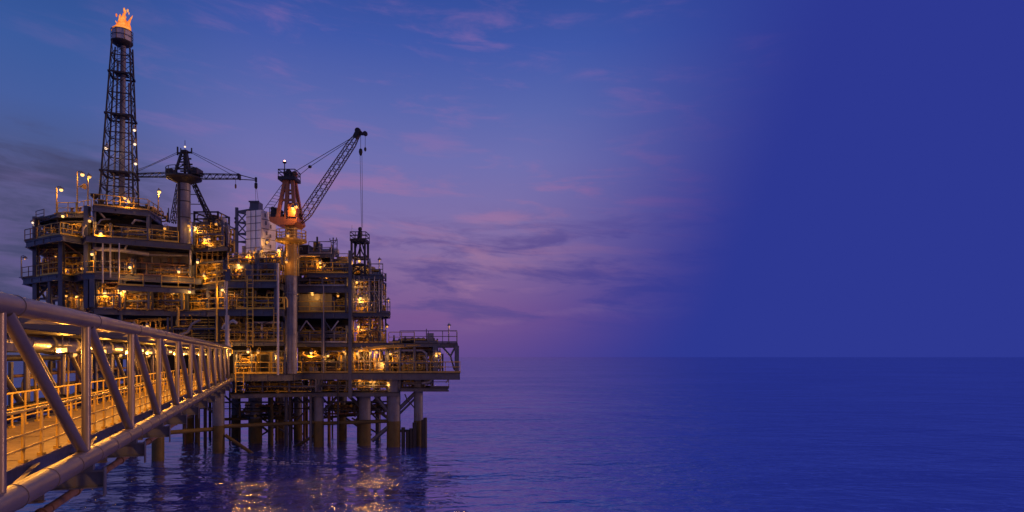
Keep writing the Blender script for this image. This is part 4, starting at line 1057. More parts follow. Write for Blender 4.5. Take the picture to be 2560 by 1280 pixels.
# ------------------------------------------------------------------ small derrick by the stair tower
def build_derrick():
    D = 66.6; s = D / F; zy = lambda py: Z(py, D); X = lambda px: P(px, D)[0]
    t = thing('derrick', 'small dark open derrick with a railed top on the east side', 'derrick', (X(896), D, ZR))
    dp = 1.5
    for px in (879, 912):
        for dy in (0, dp): part('leg', MB().bar((X(px), D + dy, ZR), (X(px), D + dy, zy(602)), .2, .2), 'dark', t)
    for py in (602, 643, 662):
        g = MB()
        for dy in (0, dp): g.bar((X(879), D + dy, zy(py)), (X(912), D + dy, zy(py)), .16, .2)
        for px in (879, 912): g.bar((X(px), D, zy(py) - .003), (X(px), D + dp, zy(py) - .003), .14, .18)
        part('girt', g, 'dark', t)
    b = MB()
    for dy in (0, dp):
        for sg in (-1, 1):
            b.path([(X(895.5 + sg * 15.5), D + dy, zy(641)), (X(895.5 + sg * 9), D + dy, zy(629)), (X(895.5 + sg * 4), D + dy, zy(612)), (X(895.5 + sg * 2), D + dy, zy(604))], .07, 6)
            b.tube((X(895.5 + sg * 15), D + dy, zy(662)), (X(895.5 - sg * 15), D + dy, zy(683)), .06, 6)
    part('bracing', b, 'dark', t)
    part('pole', MB().tube((X(895.5), D + dp / 2, zy(660)), (X(896), D + dp / 2, zy(575)), .1, 8).lathe((X(896), D + dp / 2, zy(577)), [(.14, -.9), (.26, -.2), (.2, .15)], 10), 'dark', t)
    part('floor', MB().box((X(895.5), D + dp / 2, zy(600)), (40 * s, dp + .4, .24)), 'black', t)
    part('winch', MB().box((X(896), D + .4, zy(594)), (8 * s, .5, 9 * s)), 'black', t)
    ps = [(X(876), D - .1), (X(915), D - .1), (X(915), D + dp + .1), (X(876), D + dp + .1)]
    r = MB()
    for py in (580, 589): r.path([(a, c, zy(py)) for a, c in ps], .035, 5, closed=True)
    part('rail', r, 'dark', t)
    for a, c in ps + [(X(889), D - .1), (X(903), D - .1)]: part('post', MB().tube((a, c, zy(598)), (a, c, zy(580)), .035, 5), 'dark', t)
    part('crown_ball', MB().ball((X(896), D + dp / 2, zy(569)), .22, 10, 8), 'black', t)
    part('aerial', MB().tube((X(880), D, zy(580)), (X(880), D, zy(563)), .02, 5), 'galv', t)
build_derrick()

# ------------------------------------------------------------------ cabins and vessels
def cabin(px0, px1, py0, py1, D, depth, label, mat='ochre', openings=(), roof=True):
    x0, x1 = P(px0, D)[0], P(px1, D)[0]; z0, z1 = Z(py1, D), Z(py0, D)
    t = thing('cabin', label, 'cabin', ((x0 + x1) / 2, D, z0), 'cabins on the platform')
    part('wall', MB().box(((x0 + x1) / 2, D + depth / 2, (z0 + z1) / 2), (x1 - x0, depth, z1 - z0)), mat, t)
    k = max(2, int((x1 - x0) / .55)); rb = MB()
    for i in range(1, k): rb.box((x0 + (x1 - x0) * i / k, D - .02, (z0 + z1) / 2), (.06, .05, (z1 - z0) * .96))
    part('rib', rb, mat, t)
    if roof: part('roof', MB().box(((x0 + x1) / 2, D + depth / 2, z1 + .06), (x1 - x0 + .3, depth + .3, .12)), 'steel', t)
    for kind, a, b, c, d in openings:
        xa, xb = P(a, D)[0], P(b, D)[0]; za, zb = Z(d, D), Z(c, D)
        o = part('door' if kind == 'door' else 'window', MB().box(((xa + xb) / 2, D - .05, (za + zb) / 2), (xb - xa, .05, zb - za)), 'dark' if kind == 'door' else 'black', t)
        part('frame', MB().bar((xa, D - .06, za), (xa, D - .06, zb), .07, .06).bar((xb, D - .06, za), (xb, D - .06, zb), .07, .06).bar((xa, D - .06, zb), (xb, D - .06, zb), .06, .07), 'grey', o)
        if kind == 'door': part('handle', MB().box((xb - .12, D - .1, (za + zb) / 2), (.05, .06, .16)), 'galv', o)
    return t
cabin(630, 684, 880, 931, 65.3, 3, 'ochre cabin with a dark door beside the bridge landing', 'ochre', (('door', 652, 674, 886, 929), ('window', 635, 645, 893, 908)))
cabin(748, 786, 884, 931, 67.6, 2.5, 'low ochre cabin on the main deck just east of the crane column', 'ochre', (('window', 752, 760, 893, 907), ('door', 768, 778, 890, 929)))
cabin(842, 866, 884, 931, 67.8, 2.5, 'narrow ochre cabin on the main deck near the tall steel column', 'ochre', (('window', 850, 858, 893, 907),))
cabin(748, 796, 646, 682, 67.0, 3, 'ochre cabin topped by a railed roof on the east block', 'ochre', (('window', 752, 763, 653, 662), ('window', 769, 779, 653, 663), ('door', 784, 792, 652, 680)), False)
cabin(744, 769, 615, 632, 67.4, 2, 'small dark cabin standing on the ochre cabin roof', 'dark', (('window', 750, 756, 619, 625),))
cabin(1040, 1062, 878, 929, 68.5, 2, 'pale blue cabinet on the open east end of the main deck', 'white', (('door', 1045, 1056, 888, 928),))
cabin(596, 622, 668, 704, 64.8, 2, 'lamp lit ochre housing in the alcove of the fourth deck', 'ochre', (('door', 602, 611, 674, 703),), False)
cabin(500, 535, 648, 690, 66.4, 2, 'narrow ochre housing between the west block and the centre block', 'ochre', (('window', 506, 514, 655, 666), ('window', 520, 529, 655, 670)), False)
def tpx(px0, px1, py0, py1, D, label, mat='grey', rz=0.0):
    r = (py1 - py0) / 2 * D / F; L = (px1 - px0) * D / F; x, y = P((px0 + px1) / 2, D + r)
    return tank((x, y, Z((py0 + py1) / 2, D)), r, L, label, mat, rz, 'pressure vessels on the decks')
tpx(262, 366, 534, 566, 65, 'long dark pressure vessel under the roof of the west block', 'dark', .4)
tpx(160, 222, 526, 556, 65, 'dark pressure vessel under the wing roof', 'dark', -.1)
tpx(806, 847, 645, 681, 67.6, 'dark domed vessel beside the lamp on the east block', 'dark')
tpx(896, 934, 896, 924, 67.4, 'black pressure vessel on the main deck beneath the stair tower', 'dark')
tpx(938, 968, 896, 926, 67.6, 'black pressure vessel standing next to a second one on the main deck', 'dark')
tpx(974, 1003, 893, 925, 67.2, 'squat black vessel at the start of the open east end', 'dark')
tpx(556, 606, 640, 662, 66.5, 'rounded grey vessel west of the white tower foot', 'grey')
tpx(300, 380, 652, 676, 63.3, 'lagged grey vessel along the wall of the fifth deck', 'wall', .5)
tpx(404, 470, 655, 684, 65.2, 'lagged grey vessel near the end of the fifth deck walkway', 'wall', .5)

# ------------------------------------------------------------------ process skids on every deck
YB = ('yellow', 'yellow', 'ochre', 'rust', 'galv'); GB = ('grey', 'galv', 'rust', 'ochre', 'dark')
sk = skid
sk(96, 150, 66, Z5, 3.0, 3.0, 'crowded pipe rack on the wing of the fifth deck', 1, 26, YB)
sk(156, 212, 65, Z5, 3.0, 2.8, 'crowded pipe rack on the fifth deck behind the corner column', 2, 26, YB)
sk(96, 150, 66, Z3, 3.0, 2.9, 'crowded pipe rack on the wing of the third deck', 3, 24, GB)
sk(156, 214, 65, Z3, 3.0, 2.9, 'crowded pipe rack on the third deck behind the corner column', 4, 24, YB)
sk(90, 145, 63, Z6, 3.2, 2.4, 'pipe rack under the western end of the wing roof', 5, 16, GB, frame='dark')
sk(158, 212, 62.4, Z6, 3.0, 2.0, 'pipe rack under the wing roof by the bracket lamp', 6, 18, YB, frame='dark')
sk(240, 276, Dml(240) + .3, Z6, 1.2, 1.5, 'bright lit valve cluster on the corner of the sixth deck', 7, 16, ('yellow', 'yellow', 'ochre'), Dml(276) + .3, roof=False, rr=(.05, .1))
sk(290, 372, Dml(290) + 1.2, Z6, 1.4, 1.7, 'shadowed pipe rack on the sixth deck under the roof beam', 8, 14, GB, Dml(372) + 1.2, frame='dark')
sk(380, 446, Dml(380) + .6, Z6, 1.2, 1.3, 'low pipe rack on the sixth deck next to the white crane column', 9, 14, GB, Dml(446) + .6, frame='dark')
sk(244, 296, Dml(244) + .5, Z3, 2.4, 2.6, 'lamp lit pump set at the west end of the third deck', 10, 22, YB, Dml(296) + .5)
sk(300, 372, Dml(300) + .6, Z3, 2.2, 2.0, 'lamp lit pump set on the third deck under the twin lamps', 11, 24, YB, Dml(372) + .6, roof=False)
sk(376, 452, Dml(376) + .8, Z3, 2.0, 2.1, 'dark pipe rack in the middle of the third deck', 12, 22, GB, 63.8 + .6)
sk(456, 540, 65.4, Z3, 2.4, 2.3, 'pipe rack on the third deck where the two blocks meet', 13, 24, GB, 63.4)
sk(488, 560, 65.6, Z4, 2.2, 2.3, 'yellow pipe rack on the slanting side of the fourth deck', 14, 26, YB, 63.4)
sk(575, 620, 63.4, Z4, 1.6, 2.2, 'lamp lit pipe rack in the alcove of the fourth deck', 15, 20, YB)
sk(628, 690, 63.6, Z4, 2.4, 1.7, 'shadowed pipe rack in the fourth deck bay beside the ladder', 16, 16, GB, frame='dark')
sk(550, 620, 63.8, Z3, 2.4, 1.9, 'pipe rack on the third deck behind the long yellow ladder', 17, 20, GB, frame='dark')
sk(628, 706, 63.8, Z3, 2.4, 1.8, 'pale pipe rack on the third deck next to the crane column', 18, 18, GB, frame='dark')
sk(552, 622, 64, Z2, 2.6, 2.0, 'pipe rack on the second deck behind the ladder foot', 19, 18, GB)
sk(632, 708, 64, Z2, 2.6, 1.9, 'pipe rack on the second deck with pale drop pipes', 20, 18, GB)
sk(586, 628, 63.6, ZD, 2.0, 2.3, 'lit pipe rack on the main deck at the bridge landing', 21, 20, YB)
sk(686, 712, 64, ZD, 2.0, 2.3, 'lit pipe rack on the main deck against the crane column', 22, 14, YB)
sk(756, 806, 66.3, ZD, 1.3, 2.2, 'lit valve rack on the main deck before the low ochre cabin', 23, 22, YB, roof=False)
sk(812, 864, 66.4, ZD, 2.0, 2.3, 'lit valve rack on the main deck before the narrow cabin', 24, 24, YB)
sk(880, 966, 66.3, ZD, 3.4, 2.4, 'dense lit pipe rack on the main deck below the stair tower', 25, 40, YB)
sk(970, 1034, 67, ZD, 3.2, 2.5, 'grey pipe rack on the open east end beside the squat vessel', 26, 30, GB)
sk(1044, 1100, 66.8, ZD, 2.6, 2.0, 'thin pipe rack on the open east end near its last column', 27, 22, ('ochre', 'galv', 'grey', 'yellow'))
sk(748, 804, 67.0, Z4, 2.4, 1.7, 'grey machinery rack on the fourth deck of the east block', 28, 16, ('grey', 'pale', 'galv'))
sk(812, 866, 67.0, Z4, 2.4, 1.7, 'grey machinery rack on the fourth deck next to the steel column', 29, 16, ('grey', 'pale', 'galv'))
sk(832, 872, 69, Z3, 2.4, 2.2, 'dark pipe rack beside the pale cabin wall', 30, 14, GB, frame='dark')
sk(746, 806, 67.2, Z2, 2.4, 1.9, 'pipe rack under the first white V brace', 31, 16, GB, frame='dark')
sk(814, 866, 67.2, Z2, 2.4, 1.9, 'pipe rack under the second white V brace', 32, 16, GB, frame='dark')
sk(884, 948, 66.6, Z2, 3.4, 2.8, 'dense lit pipe rack in the lowest storey of the stair tower', 33, 40, YB)
sk(884, 948, 66.6, Z3, 3.4, 3.5, 'dense lit pipe rack in the middle storey of the stair tower', 34, 48, ('ochre', 'yellow', 'rust', 'galv', 'grey'))
sk(850, 920, 67.6, ZR, 2.6, 1.1, 'bright lit pipe cluster round the foot of the small derrick', 35, 34, ('ochre', 'pale', 'galv', 'grey'), roof=False)
sk(484, 556, 65.4, Z6 - .1, 3.4, 2.6, 'bright lit pipework stack east of the dark crane', 36, 46, YB)
sk(486, 545, 66.6, Z6 + 2.4, 2.6, 1.5, 'open pipe gantry above the lit pipework by the dark crane', 37, 18, ('rust', 'dark', 'ochre'), frame='dark')
sk(574, 640, 63.2, ZC, 2.2, .95, 'bright lit pump group at the foot of the white tower', 38, 28, ('pale', 'ochre', 'grey', 'yellow'), roof=False)
sk(644, 706, 63.6, ZC, 2.4, 1.2, 'pipe group between the white tower and the crane column', 39, 28, ('rust', 'ochre', 'grey'), frame='dark')
sk(240, 300, 63, Z7, 4, 1.0, 'low pipework on the roof west of the flare stack', 40, 18, ('ochre', 'dark', 'rust'), roof=False, frame='dark')
sk(310, 366, 64, Z7, 4, 1.0, 'low pipework on the roof east of the flare stack', 41, 18, ('ochre', 'dark', 'rust'), roof=False, frame='dark')
sk(774, 826, 67.0, ZRR, 3, .7, 'low lit pipework on the ochre cabin roof', 42, 14, ('ochre', 'pale', 'grey'), roof=False, boxes=2)
sk(834, 872, 67.6, Z(662, 66.8), 3, .5, 'low clutter on the lower roof by the small derrick', 43, 10, GB, roof=False)
sk(985, 1085, 67.5, Z2, 3, .55, 'flat pipe layer on the annex roof', 44, 22, ('ochre', 'yellow', 'rust'), roof=False, vessels=0)
sk(975, 1085, 67.4, Z2 - .9, 3, .5, 'pipes slung under the annex roof', 45, 22, ('ochre', 'rust', 'dark'), roof=False, vessels=0, boxes=0)
sk(880, 985, 67, ZW + .1, 3, 1.0, 'lit pipe clutter hung just below the east main deck', 46, 36, ('ochre', 'rust', 'pale', 'dark'), roof=False, rr=(.04, .1))
sk(1000, 1078, 67, ZW, 1.5, 1.1, 'valves and pipes on the low walkway above the sea', 47, 22, ('dark', 'grey', 'galv'), roof=False)
sk(600, 760, 66, ZW - .3, 3, 1.1, 'dark pipe clutter hung under the main deck near the bridge', 48, 36, GB, roof=False, frame='dark')
sk(765, 870, 67, ZW - .3, 3, 1.1, 'dark pipe clutter hung under the main deck behind the front piles', 49, 30, GB, roof=False, frame='dark')
sk(300, 420, 63.5, Z2, 3, 1.6, 'lit pipework just above the footbridge top chord', 50, 30, YB, roof=False)
sk(430, 545, 63.6, Z2 + .1, 2.4, 1.8, 'pipes and hoses above the far end of the footbridge', 51, 26, GB, roof=False)
sk(600, 700, 69, 3.0, 4, 1.2, 'rusty boat landing pipework low between the piles', 52, 24, ('fouled', 'rust', 'dark'), roof=False, frame='fouled')
sk(815, 960, 69, 3.2, 4, 1.0, 'boat landing frame low between the eastern piles', 53, 24, ('fouled', 'rust', 'dark'), roof=False, frame='dark')
sk(90, 230, 68, ZD, 5, 5.6, 'tall dark pipe rack behind the near end of the footbridge', 54, 44, GB, frame='dark')
sk(905, 950, 66.8, Z3 + 3.6, 3, .9, 'small pipe bunch under the topmost stair tower balcony', 55, 20, ('ochre', 'rust', 'galv'), roof=False)

fine = ('grey', 'rust', 'ochre', 'ochre', 'yellow', 'yellow', 'dark')
for k, (a, b, D, z, dp, hh, nn, lab) in enumerate((
        (240, 300, 60.4, Z3, .7, 2.6, 26, 'thin instrument piping beside the western pump set of the third deck'), (304, 372, 61.4, Z3, .6, 1.7, 24, 'thin instrument piping before the pump set under the twin lamps'),
        (376, 455, 62.7, Z3, .6, 2.0, 28, 'thin instrument piping in the middle of the third deck'), (460, 542, 64.3, Z3, .6, 2.1, 26, 'thin instrument piping where the two blocks meet on the third deck'),
        (552, 612, 62.3, Z3, .7, 2.0, 26, 'thin instrument piping on the third deck just west of the long ladder'), (632, 690, 62.3, Z3, .7, 1.9, 24, 'thin instrument piping on the third deck just east of the long ladder'),
        (576, 618, 62.2, Z4, .7, 1.5, 22, 'thin instrument piping before the alcove of the fourth deck'), (628, 690, 62.2, Z4, .8, 1.6, 26, 'thin instrument piping in the fourth deck bay east of the ladder'),
        (550, 616, 62.9, Z2, .7, 2.1, 28, 'thin instrument piping on the second deck west of the long ladder'), (632, 706, 62.9, Z2, .7, 2.0, 28, 'thin instrument piping on the second deck east of the long ladder'),
        (592, 630, 62.2, ZD, .8, 1.9, 20, 'thin instrument piping at the bridge landing'), (684, 712, 62.3, ZD, .7, 2.0, 18, 'thin instrument piping on the main deck against the tall pale standpipe'),
        (748, 806, 66.3, Z2, .6, 1.8, 26, 'thin instrument piping under the first white V brace'), (812, 866, 66.3, Z2, .6, 1.8, 26, 'thin instrument piping under the second white V brace'),
        (748, 866, 66.3, Z4, .5, 1.6, 34, 'thin instrument piping on the fourth deck of the east block'), (750, 866, 66.3, ZR, .6, 1.2, 30, 'thin instrument piping behind the handrails of the east block top deck'),
        (834, 868, 66.6, Z3, .7, 1.6, 14, 'thin instrument piping beside the pale cabin wall'), (970, 1084, 66.2, ZD, .7, 2.2, 44, 'thin instrument piping along the front of the open east end'),
        (885, 950, 67.2, Z(742, 66.5), .9, 2.2, 26, 'thin instrument piping high in the stair tower'), (100, 150, 62.3, Z6, .7, 1.6, 18, 'thin instrument piping on the western wing of the sixth deck'),
        (160, 208, 61.6, Z6, .6, 1.6, 20, 'thin instrument piping under the bracket lamp of the sixth deck'), (240, 370, 61.6, Z6, .6, 1.2, 34, 'thin instrument piping along the sixth deck walkway'),
        (98, 206, 63.4, Z5, .8, 2.0, 40, 'thin instrument piping along the wing of the fifth deck'), (240, 330, 61.4, Z5, .5, 1.5, 18, 'thin instrument piping by the corner lamp of the fifth deck'),
        (360, 476, 64.0, Z5, .5, 1.3, 24, 'thin instrument piping at the east end of the fifth deck walkway'), (486, 556, 64.6, Z6 - .1, .8, 2.6, 34, 'thin instrument piping in front of the lit pipework by the dark crane'),
        (300, 420, 62.6, Z2, .7, 2.4, 34, 'thin instrument piping above the middle of the footbridge'), (430, 545, 63.0, Z2 + .1, .7, 2.6, 34, 'thin instrument piping above the far end of the footbridge'),
        (570, 640, 62.6, ZC, .7, 1.2, 26, 'thin instrument piping at the western foot of the white tower'), (646, 706, 62.6, ZC, .7, 1.4, 24, 'thin instrument piping at the eastern foot of the white tower'),
        (590, 790, 64.5, ZW - .3, 1.0, 1.2, 40, 'thin drain pipes hung under the main deck near the bridge'), (800, 1000, 66.6, ZW - .3, .8, 1.2, 40, 'thin drain pipes hung under the east main deck'))):
    sk(a, b, D, z, dp, hh, lab, 100 + k, nn, fine, rr=(.025, .06), vessels=0, boxes=0, roof=False, braces=False, cat='instrument piping', name='pipe_bank', group='instrument piping on the decks')
def scaffold(px0, px1, D, z0, z1, depth, label, cols, lifts, mat='galv', seed=1):
    q = random.Random(seed); A = Vector((*P(px0, D), z0)); B = Vector((*P(px1, D), z0)); u = B - A
    t = thing('scaffold', label, 'scaffold', A, 'scaffolds on the platform')
    h = z1 - z0; back = Vector((0, depth, 0))
    for i in range(cols + 1):
        for o in (0, 1):
            p = A + u * (i / cols) + back * o; part('standard', MB().tube(p, p + Vector((q.uniform(-.04, .04), 0, h + q.uniform(-.1, .5))), .035, 6), mat, t)
    for j in range(1, lifts + 1):
        zz = Vector((0, 0, h * j / lifts - .15)); lg = MB()
        for o in (0, 1): lg.tube(A + back * o + zz - u * .03, B + back * o + zz + u * .03, .032, 6)
        for i in range(cols + 1): lg.tube(A + u * (i / cols) + zz + Vector((0, 0, .06)), A + u * (i / cols) + back + zz + Vector((0, 0, .06)), .03, 5)
        part('ledger', lg, mat, t)
        if j < lifts or q.random() < .5:
            m = MB(); f0 = q.choice([0, .3, .5]); m.bar(A + back * .5 + zz + u * f0 + Vector((0, 0, .12)), A + back * .5 + zz + u * min(1, f0 + .55) + Vector((0, 0, .12)), depth * .6, .05); part('plank', m, 'ochre', t)
    d = MB()
    for i in range(cols):
        if q.random() < .6: d.tube(A + u * (i / cols), A + u * ((i + 1) / cols) + Vector((0, 0, h / lifts)), .028, 5)
        if q.random() < .6: d.tube(A + u * ((i + 1) / cols) + Vector((0, 0, h / lifts)), A + u * (i / cols) + Vector((0, 0, 2 * h / lifts)), .028, 5)
    if d.v: part('brace', d, mat, t)
scaffold(884, 950, 66.2, ZD, Z2 - .4, .9, 'tube scaffold before the dense pipe rack under the stair tower', 5, 2, 'galv', 1)
scaffold(884, 948, 65.9, Z3, ZR - .6, .9, 'tall tube scaffold on the front of the stair tower', 5, 3, 'galv', 2)
scaffold(884, 945, 66.1, Z2, Z3 - .5, .9, 'tube scaffold in the lowest storey of the stair tower', 5, 2, 'rust', 3)
scaffold(98, 150, 62.6, Z5, Z6 - .6, 1, 'tube scaffold on the western wing between fifth and sixth deck', 4, 2, 'rust', 4)
scaffold(160, 210, 63.6, Z3, Z5 - .6, 1, 'tube scaffold behind the corner column on the third deck', 4, 2, 'ochre', 5)
scaffold(548, 612, 63.2, Z2, Z3 - .6, .8, 'tube scaffold at the foot of the long yellow ladder', 5, 2, 'ochre', 6)
scaffold(492, 545, 65.2, Z4 - .2, Z6 - .6, 1, 'tube scaffold between the west block and the centre block', 4, 3, 'ochre', 7)
scaffold(982, 1034, 66.6, ZD, Z2 - .6, 1, 'tube scaffold on the open east end by the squat vessel', 4, 2, 'galv', 8)
scaffold(700, 712, 62.6, Z4, ZC + 1.6, .8, 'narrow tube scaffold against the crane column', 2, 3, 'ochre', 9)
scaffold(926, 954, 66.6, Z(742, 66.5), ZR - .5, .8, 'small tube scaffold at the outer edge of the stair tower', 3, 2, 'dark', 10)

# long pipes along the fronts
def run(pts, r, mat, label, n=10):
    pts = [Vector(p) for p in pts]; mb = MB().path(pts, r, n)
    for a, b in zip(pts, pts[1:]):
        L = (b - a).length
        if L > 2:
            k = int(L / 2.5)
            for i in range(1, k + 1): c = a + (b - a) * (i / (k + 1)); dn = (b - a).normalized(); mb.tube(c - dn * .05, c + dn * .05, r * 1.6, n)
    return solo('pipe_run', mb, mat, label, 'pipe', pts[0], 'long pipes along the platform front')
def ap(px, py, D): return W(px, py, D)
run([ap(233, 622, 60.5), ap(300, 625, 62), ap(372, 636, 63.6)], .2, 'pale', 'fat pale pipe along the dark wall beneath the sixth deck')
run([ap(372, 637, 63.6), ap(470, 639, 65)], .1, 'grey', 'thin pale pipe carrying on from the fat one beneath the sixth deck')
run([ap(312, 624, 61.9), ap(317, 612, 61.9), ap(312, 606, 61.9), ap(300, 606, 61.9)], .08, 'pale', 'short hooked pipe rising from the fat pale pipe')
run([ap(500, 800, 63), ap(480, 810, 63), ap(470, 830, 63), ap(445, 840, 62.5)], .13, 'grey', 'bent grey pipe above the end of the footbridge')
run([ap(443, 768, 62.4), ap(446, 780, 62.2), ap(444, 815, 62.2)], .12, 'ochre', 'ochre standpipe with a crook hanging below the third deck')
run([ap(758, 878, 66), ap(756, 888, 66), ap(775, 893, 66), ap(812, 893, 66)], .14, 'ochre', 'crooked ochre pipe under the second deck near the crane column')
run([ap(888, 876, 66.1), ap(950, 868, 66.1), ap(1020, 864, 66.2), ap(1080, 862, 66.3)], .2, 'ochre', 'long ochre pipe under the annex roof')
run([ap(985, 880, 66.3), ap(1000, 876, 66.3), ap(1055, 876, 66.3), ap(1066, 884, 66.3), ap(1068, 930, 66.3)], .12, 'grey', 'grey gooseneck pipe on the open east end')
run([ap(740, 648, 63), ap(752, 640, 64), ap(768, 640, 66), ap(800, 640, 66.4)], .1, 'ochre', 'ochre pipe hooked from the crane column to the cabin roof')
run([ap(1080, 935, 66), ap(1083, 945, 66), ap(1073, 955, 66), ap(1055, 958, 66)], .14, 'grey', 'bent grey drain pipe under the east end of the main deck')
run([ap(1120, 935, 66), ap(1120, 950, 66), ap(1115, 957, 66)], .06, 'grey', 'thin hanging drain under the last column of the main deck')
run([ap(1012, 985, 66.5), ap(1018, 1000, 66.5), ap(1028, 1010, 67), ap(1036, 1020, 67)], .06, 'dark', 'loose hose hanging beside the last pile')
run([ap(918, 655, 66.4), ap(924, 650, 66.4), ap(926, 660, 66.4), ap(926, 690, 66.4)], .11, 'grey', 'gooseneck vent beside the small derrick')
run([ap(706, 755, 62), ap(708, 745, 62), ap(714, 744, 62), ap(718, 750, 62), ap(718, 768, 62)], .08, 'yellow', 'yellow looped handrail pipe at the corner of the third deck')
run([ap(572, 672, 61.8), ap(570, 662, 61.8), ap(580, 658, 61.8), ap(592, 660, 61.8)], .09, 'yellow', 'curved yellow pipe over the alcove of the fourth deck')
run([ap(543, 690, 62), ap(545, 682, 62), ap(556, 676, 62), ap(566, 676, 62)], .09, 'ochre', 'curved ochre pipe at the corner of the fourth deck')
run([ap(632, 806, 63.2), ap(660, 806, 63.2), ap(700, 806, 63.2)], .1, 'pale', 'pale level pipe under the third deck beside the ladder')
run([ap(655, 808, 63.1), ap(655, 846, 63.1)], .1, 'pale', 'pale drop pipe hanging under the third deck')
run([ap(556, 822, 61.6), ap(563, 812, 61.5), ap(575, 806, 61.4), ap(583, 802, 61.3), ap(592, 808, 61.3)], .14, 'pale', 'lit snaking pipe above the bridge landing')
run([ap(568, 788, 61.3), ap(568, 860, 61.3), ap(574, 870, 61.3)], .2, 'pale', 'pale upright pipe lit from below at the bridge landing')
run([ap(240, 566, 60.5), ap(252, 550, 60.8), ap(262, 548, 61.4), ap(276, 548, 61.8)], .07, 'grey', 'bent grey pipe beneath the roof corner of the west block')
run([ap(330, 560, 62), ap(338, 550, 62), ap(352, 552, 62.4), ap(370, 556, 63)], .09, 'grey', 'wavy grey pipe beneath the roof of the west block')
run([ap(212, 594, 60.2), ap(207, 585, 60.2), ap(208, 572, 60.2), ap(216, 562, 60.2)], .09, 'grey', 'curved pale pipe beside the corner column')
run([ap(196, 632, 62), ap(206, 640, 62), ap(206, 656, 62), ap(200, 668, 62)], .08, 'ochre', 'looped pipe under the sixth deck wing')

for i, (px, a, b, m) in enumerate(((262, 612, 676, 'grey'), (286, 630, 684, 'dark'), (344, 640, 684, 'dark'), (380, 642, 688, 'grey'), (402, 646, 690, 'dark'), (431, 644, 688, 'rust'))):
    D = Dml(px) + 2.2
    run([ap(px, a, D), ap(px, b - 12, D), ap(px + 5, b - 8, D), ap(px + 5, b, D)], .06, m, '%s upright pipe on the grey wall above the fifth deck' % ['westernmost pale', 'second dark', 'third dark', 'fourth pale', 'fifth dark', 'easternmost rusty'][i])
# foam where the swell breaks round the front piles
fm = MB(); fq = random.Random(9)
for (px, py, n, sp) in ((745, 1157, 34, 40), (655, 1150, 12, 16), (812, 1172, 8, 10)):
    D = CZ * F / (py - 892)
    for _ in range(n):
        x, y = P(px + fq.gauss(0, sp), D + fq.gauss(0, .6)); L, wd = fq.uniform(.05, .3), fq.uniform(.03, .09)
        k = 9; pts = [(x + L * math.cos(2 * math.pi * i / k) * fq.uniform(.6, 1.1), y + wd * math.sin(2 * math.pi * i / k) * fq.uniform(.6, 1.2)) for i in range(k)]
        fm.prism(pts, .0, fq.uniform(.008, .02))
me = fm.mesh('sea_foam'); me.materials.append(M['pale']); fo = bpy.data.objects.new('sea_foam', me); col.objects.link(fo); fo['kind'] = 'stuff'; fo['label'] = 'small flecks of foam on the swell round the front piles'; fo['category'] = 'foam'

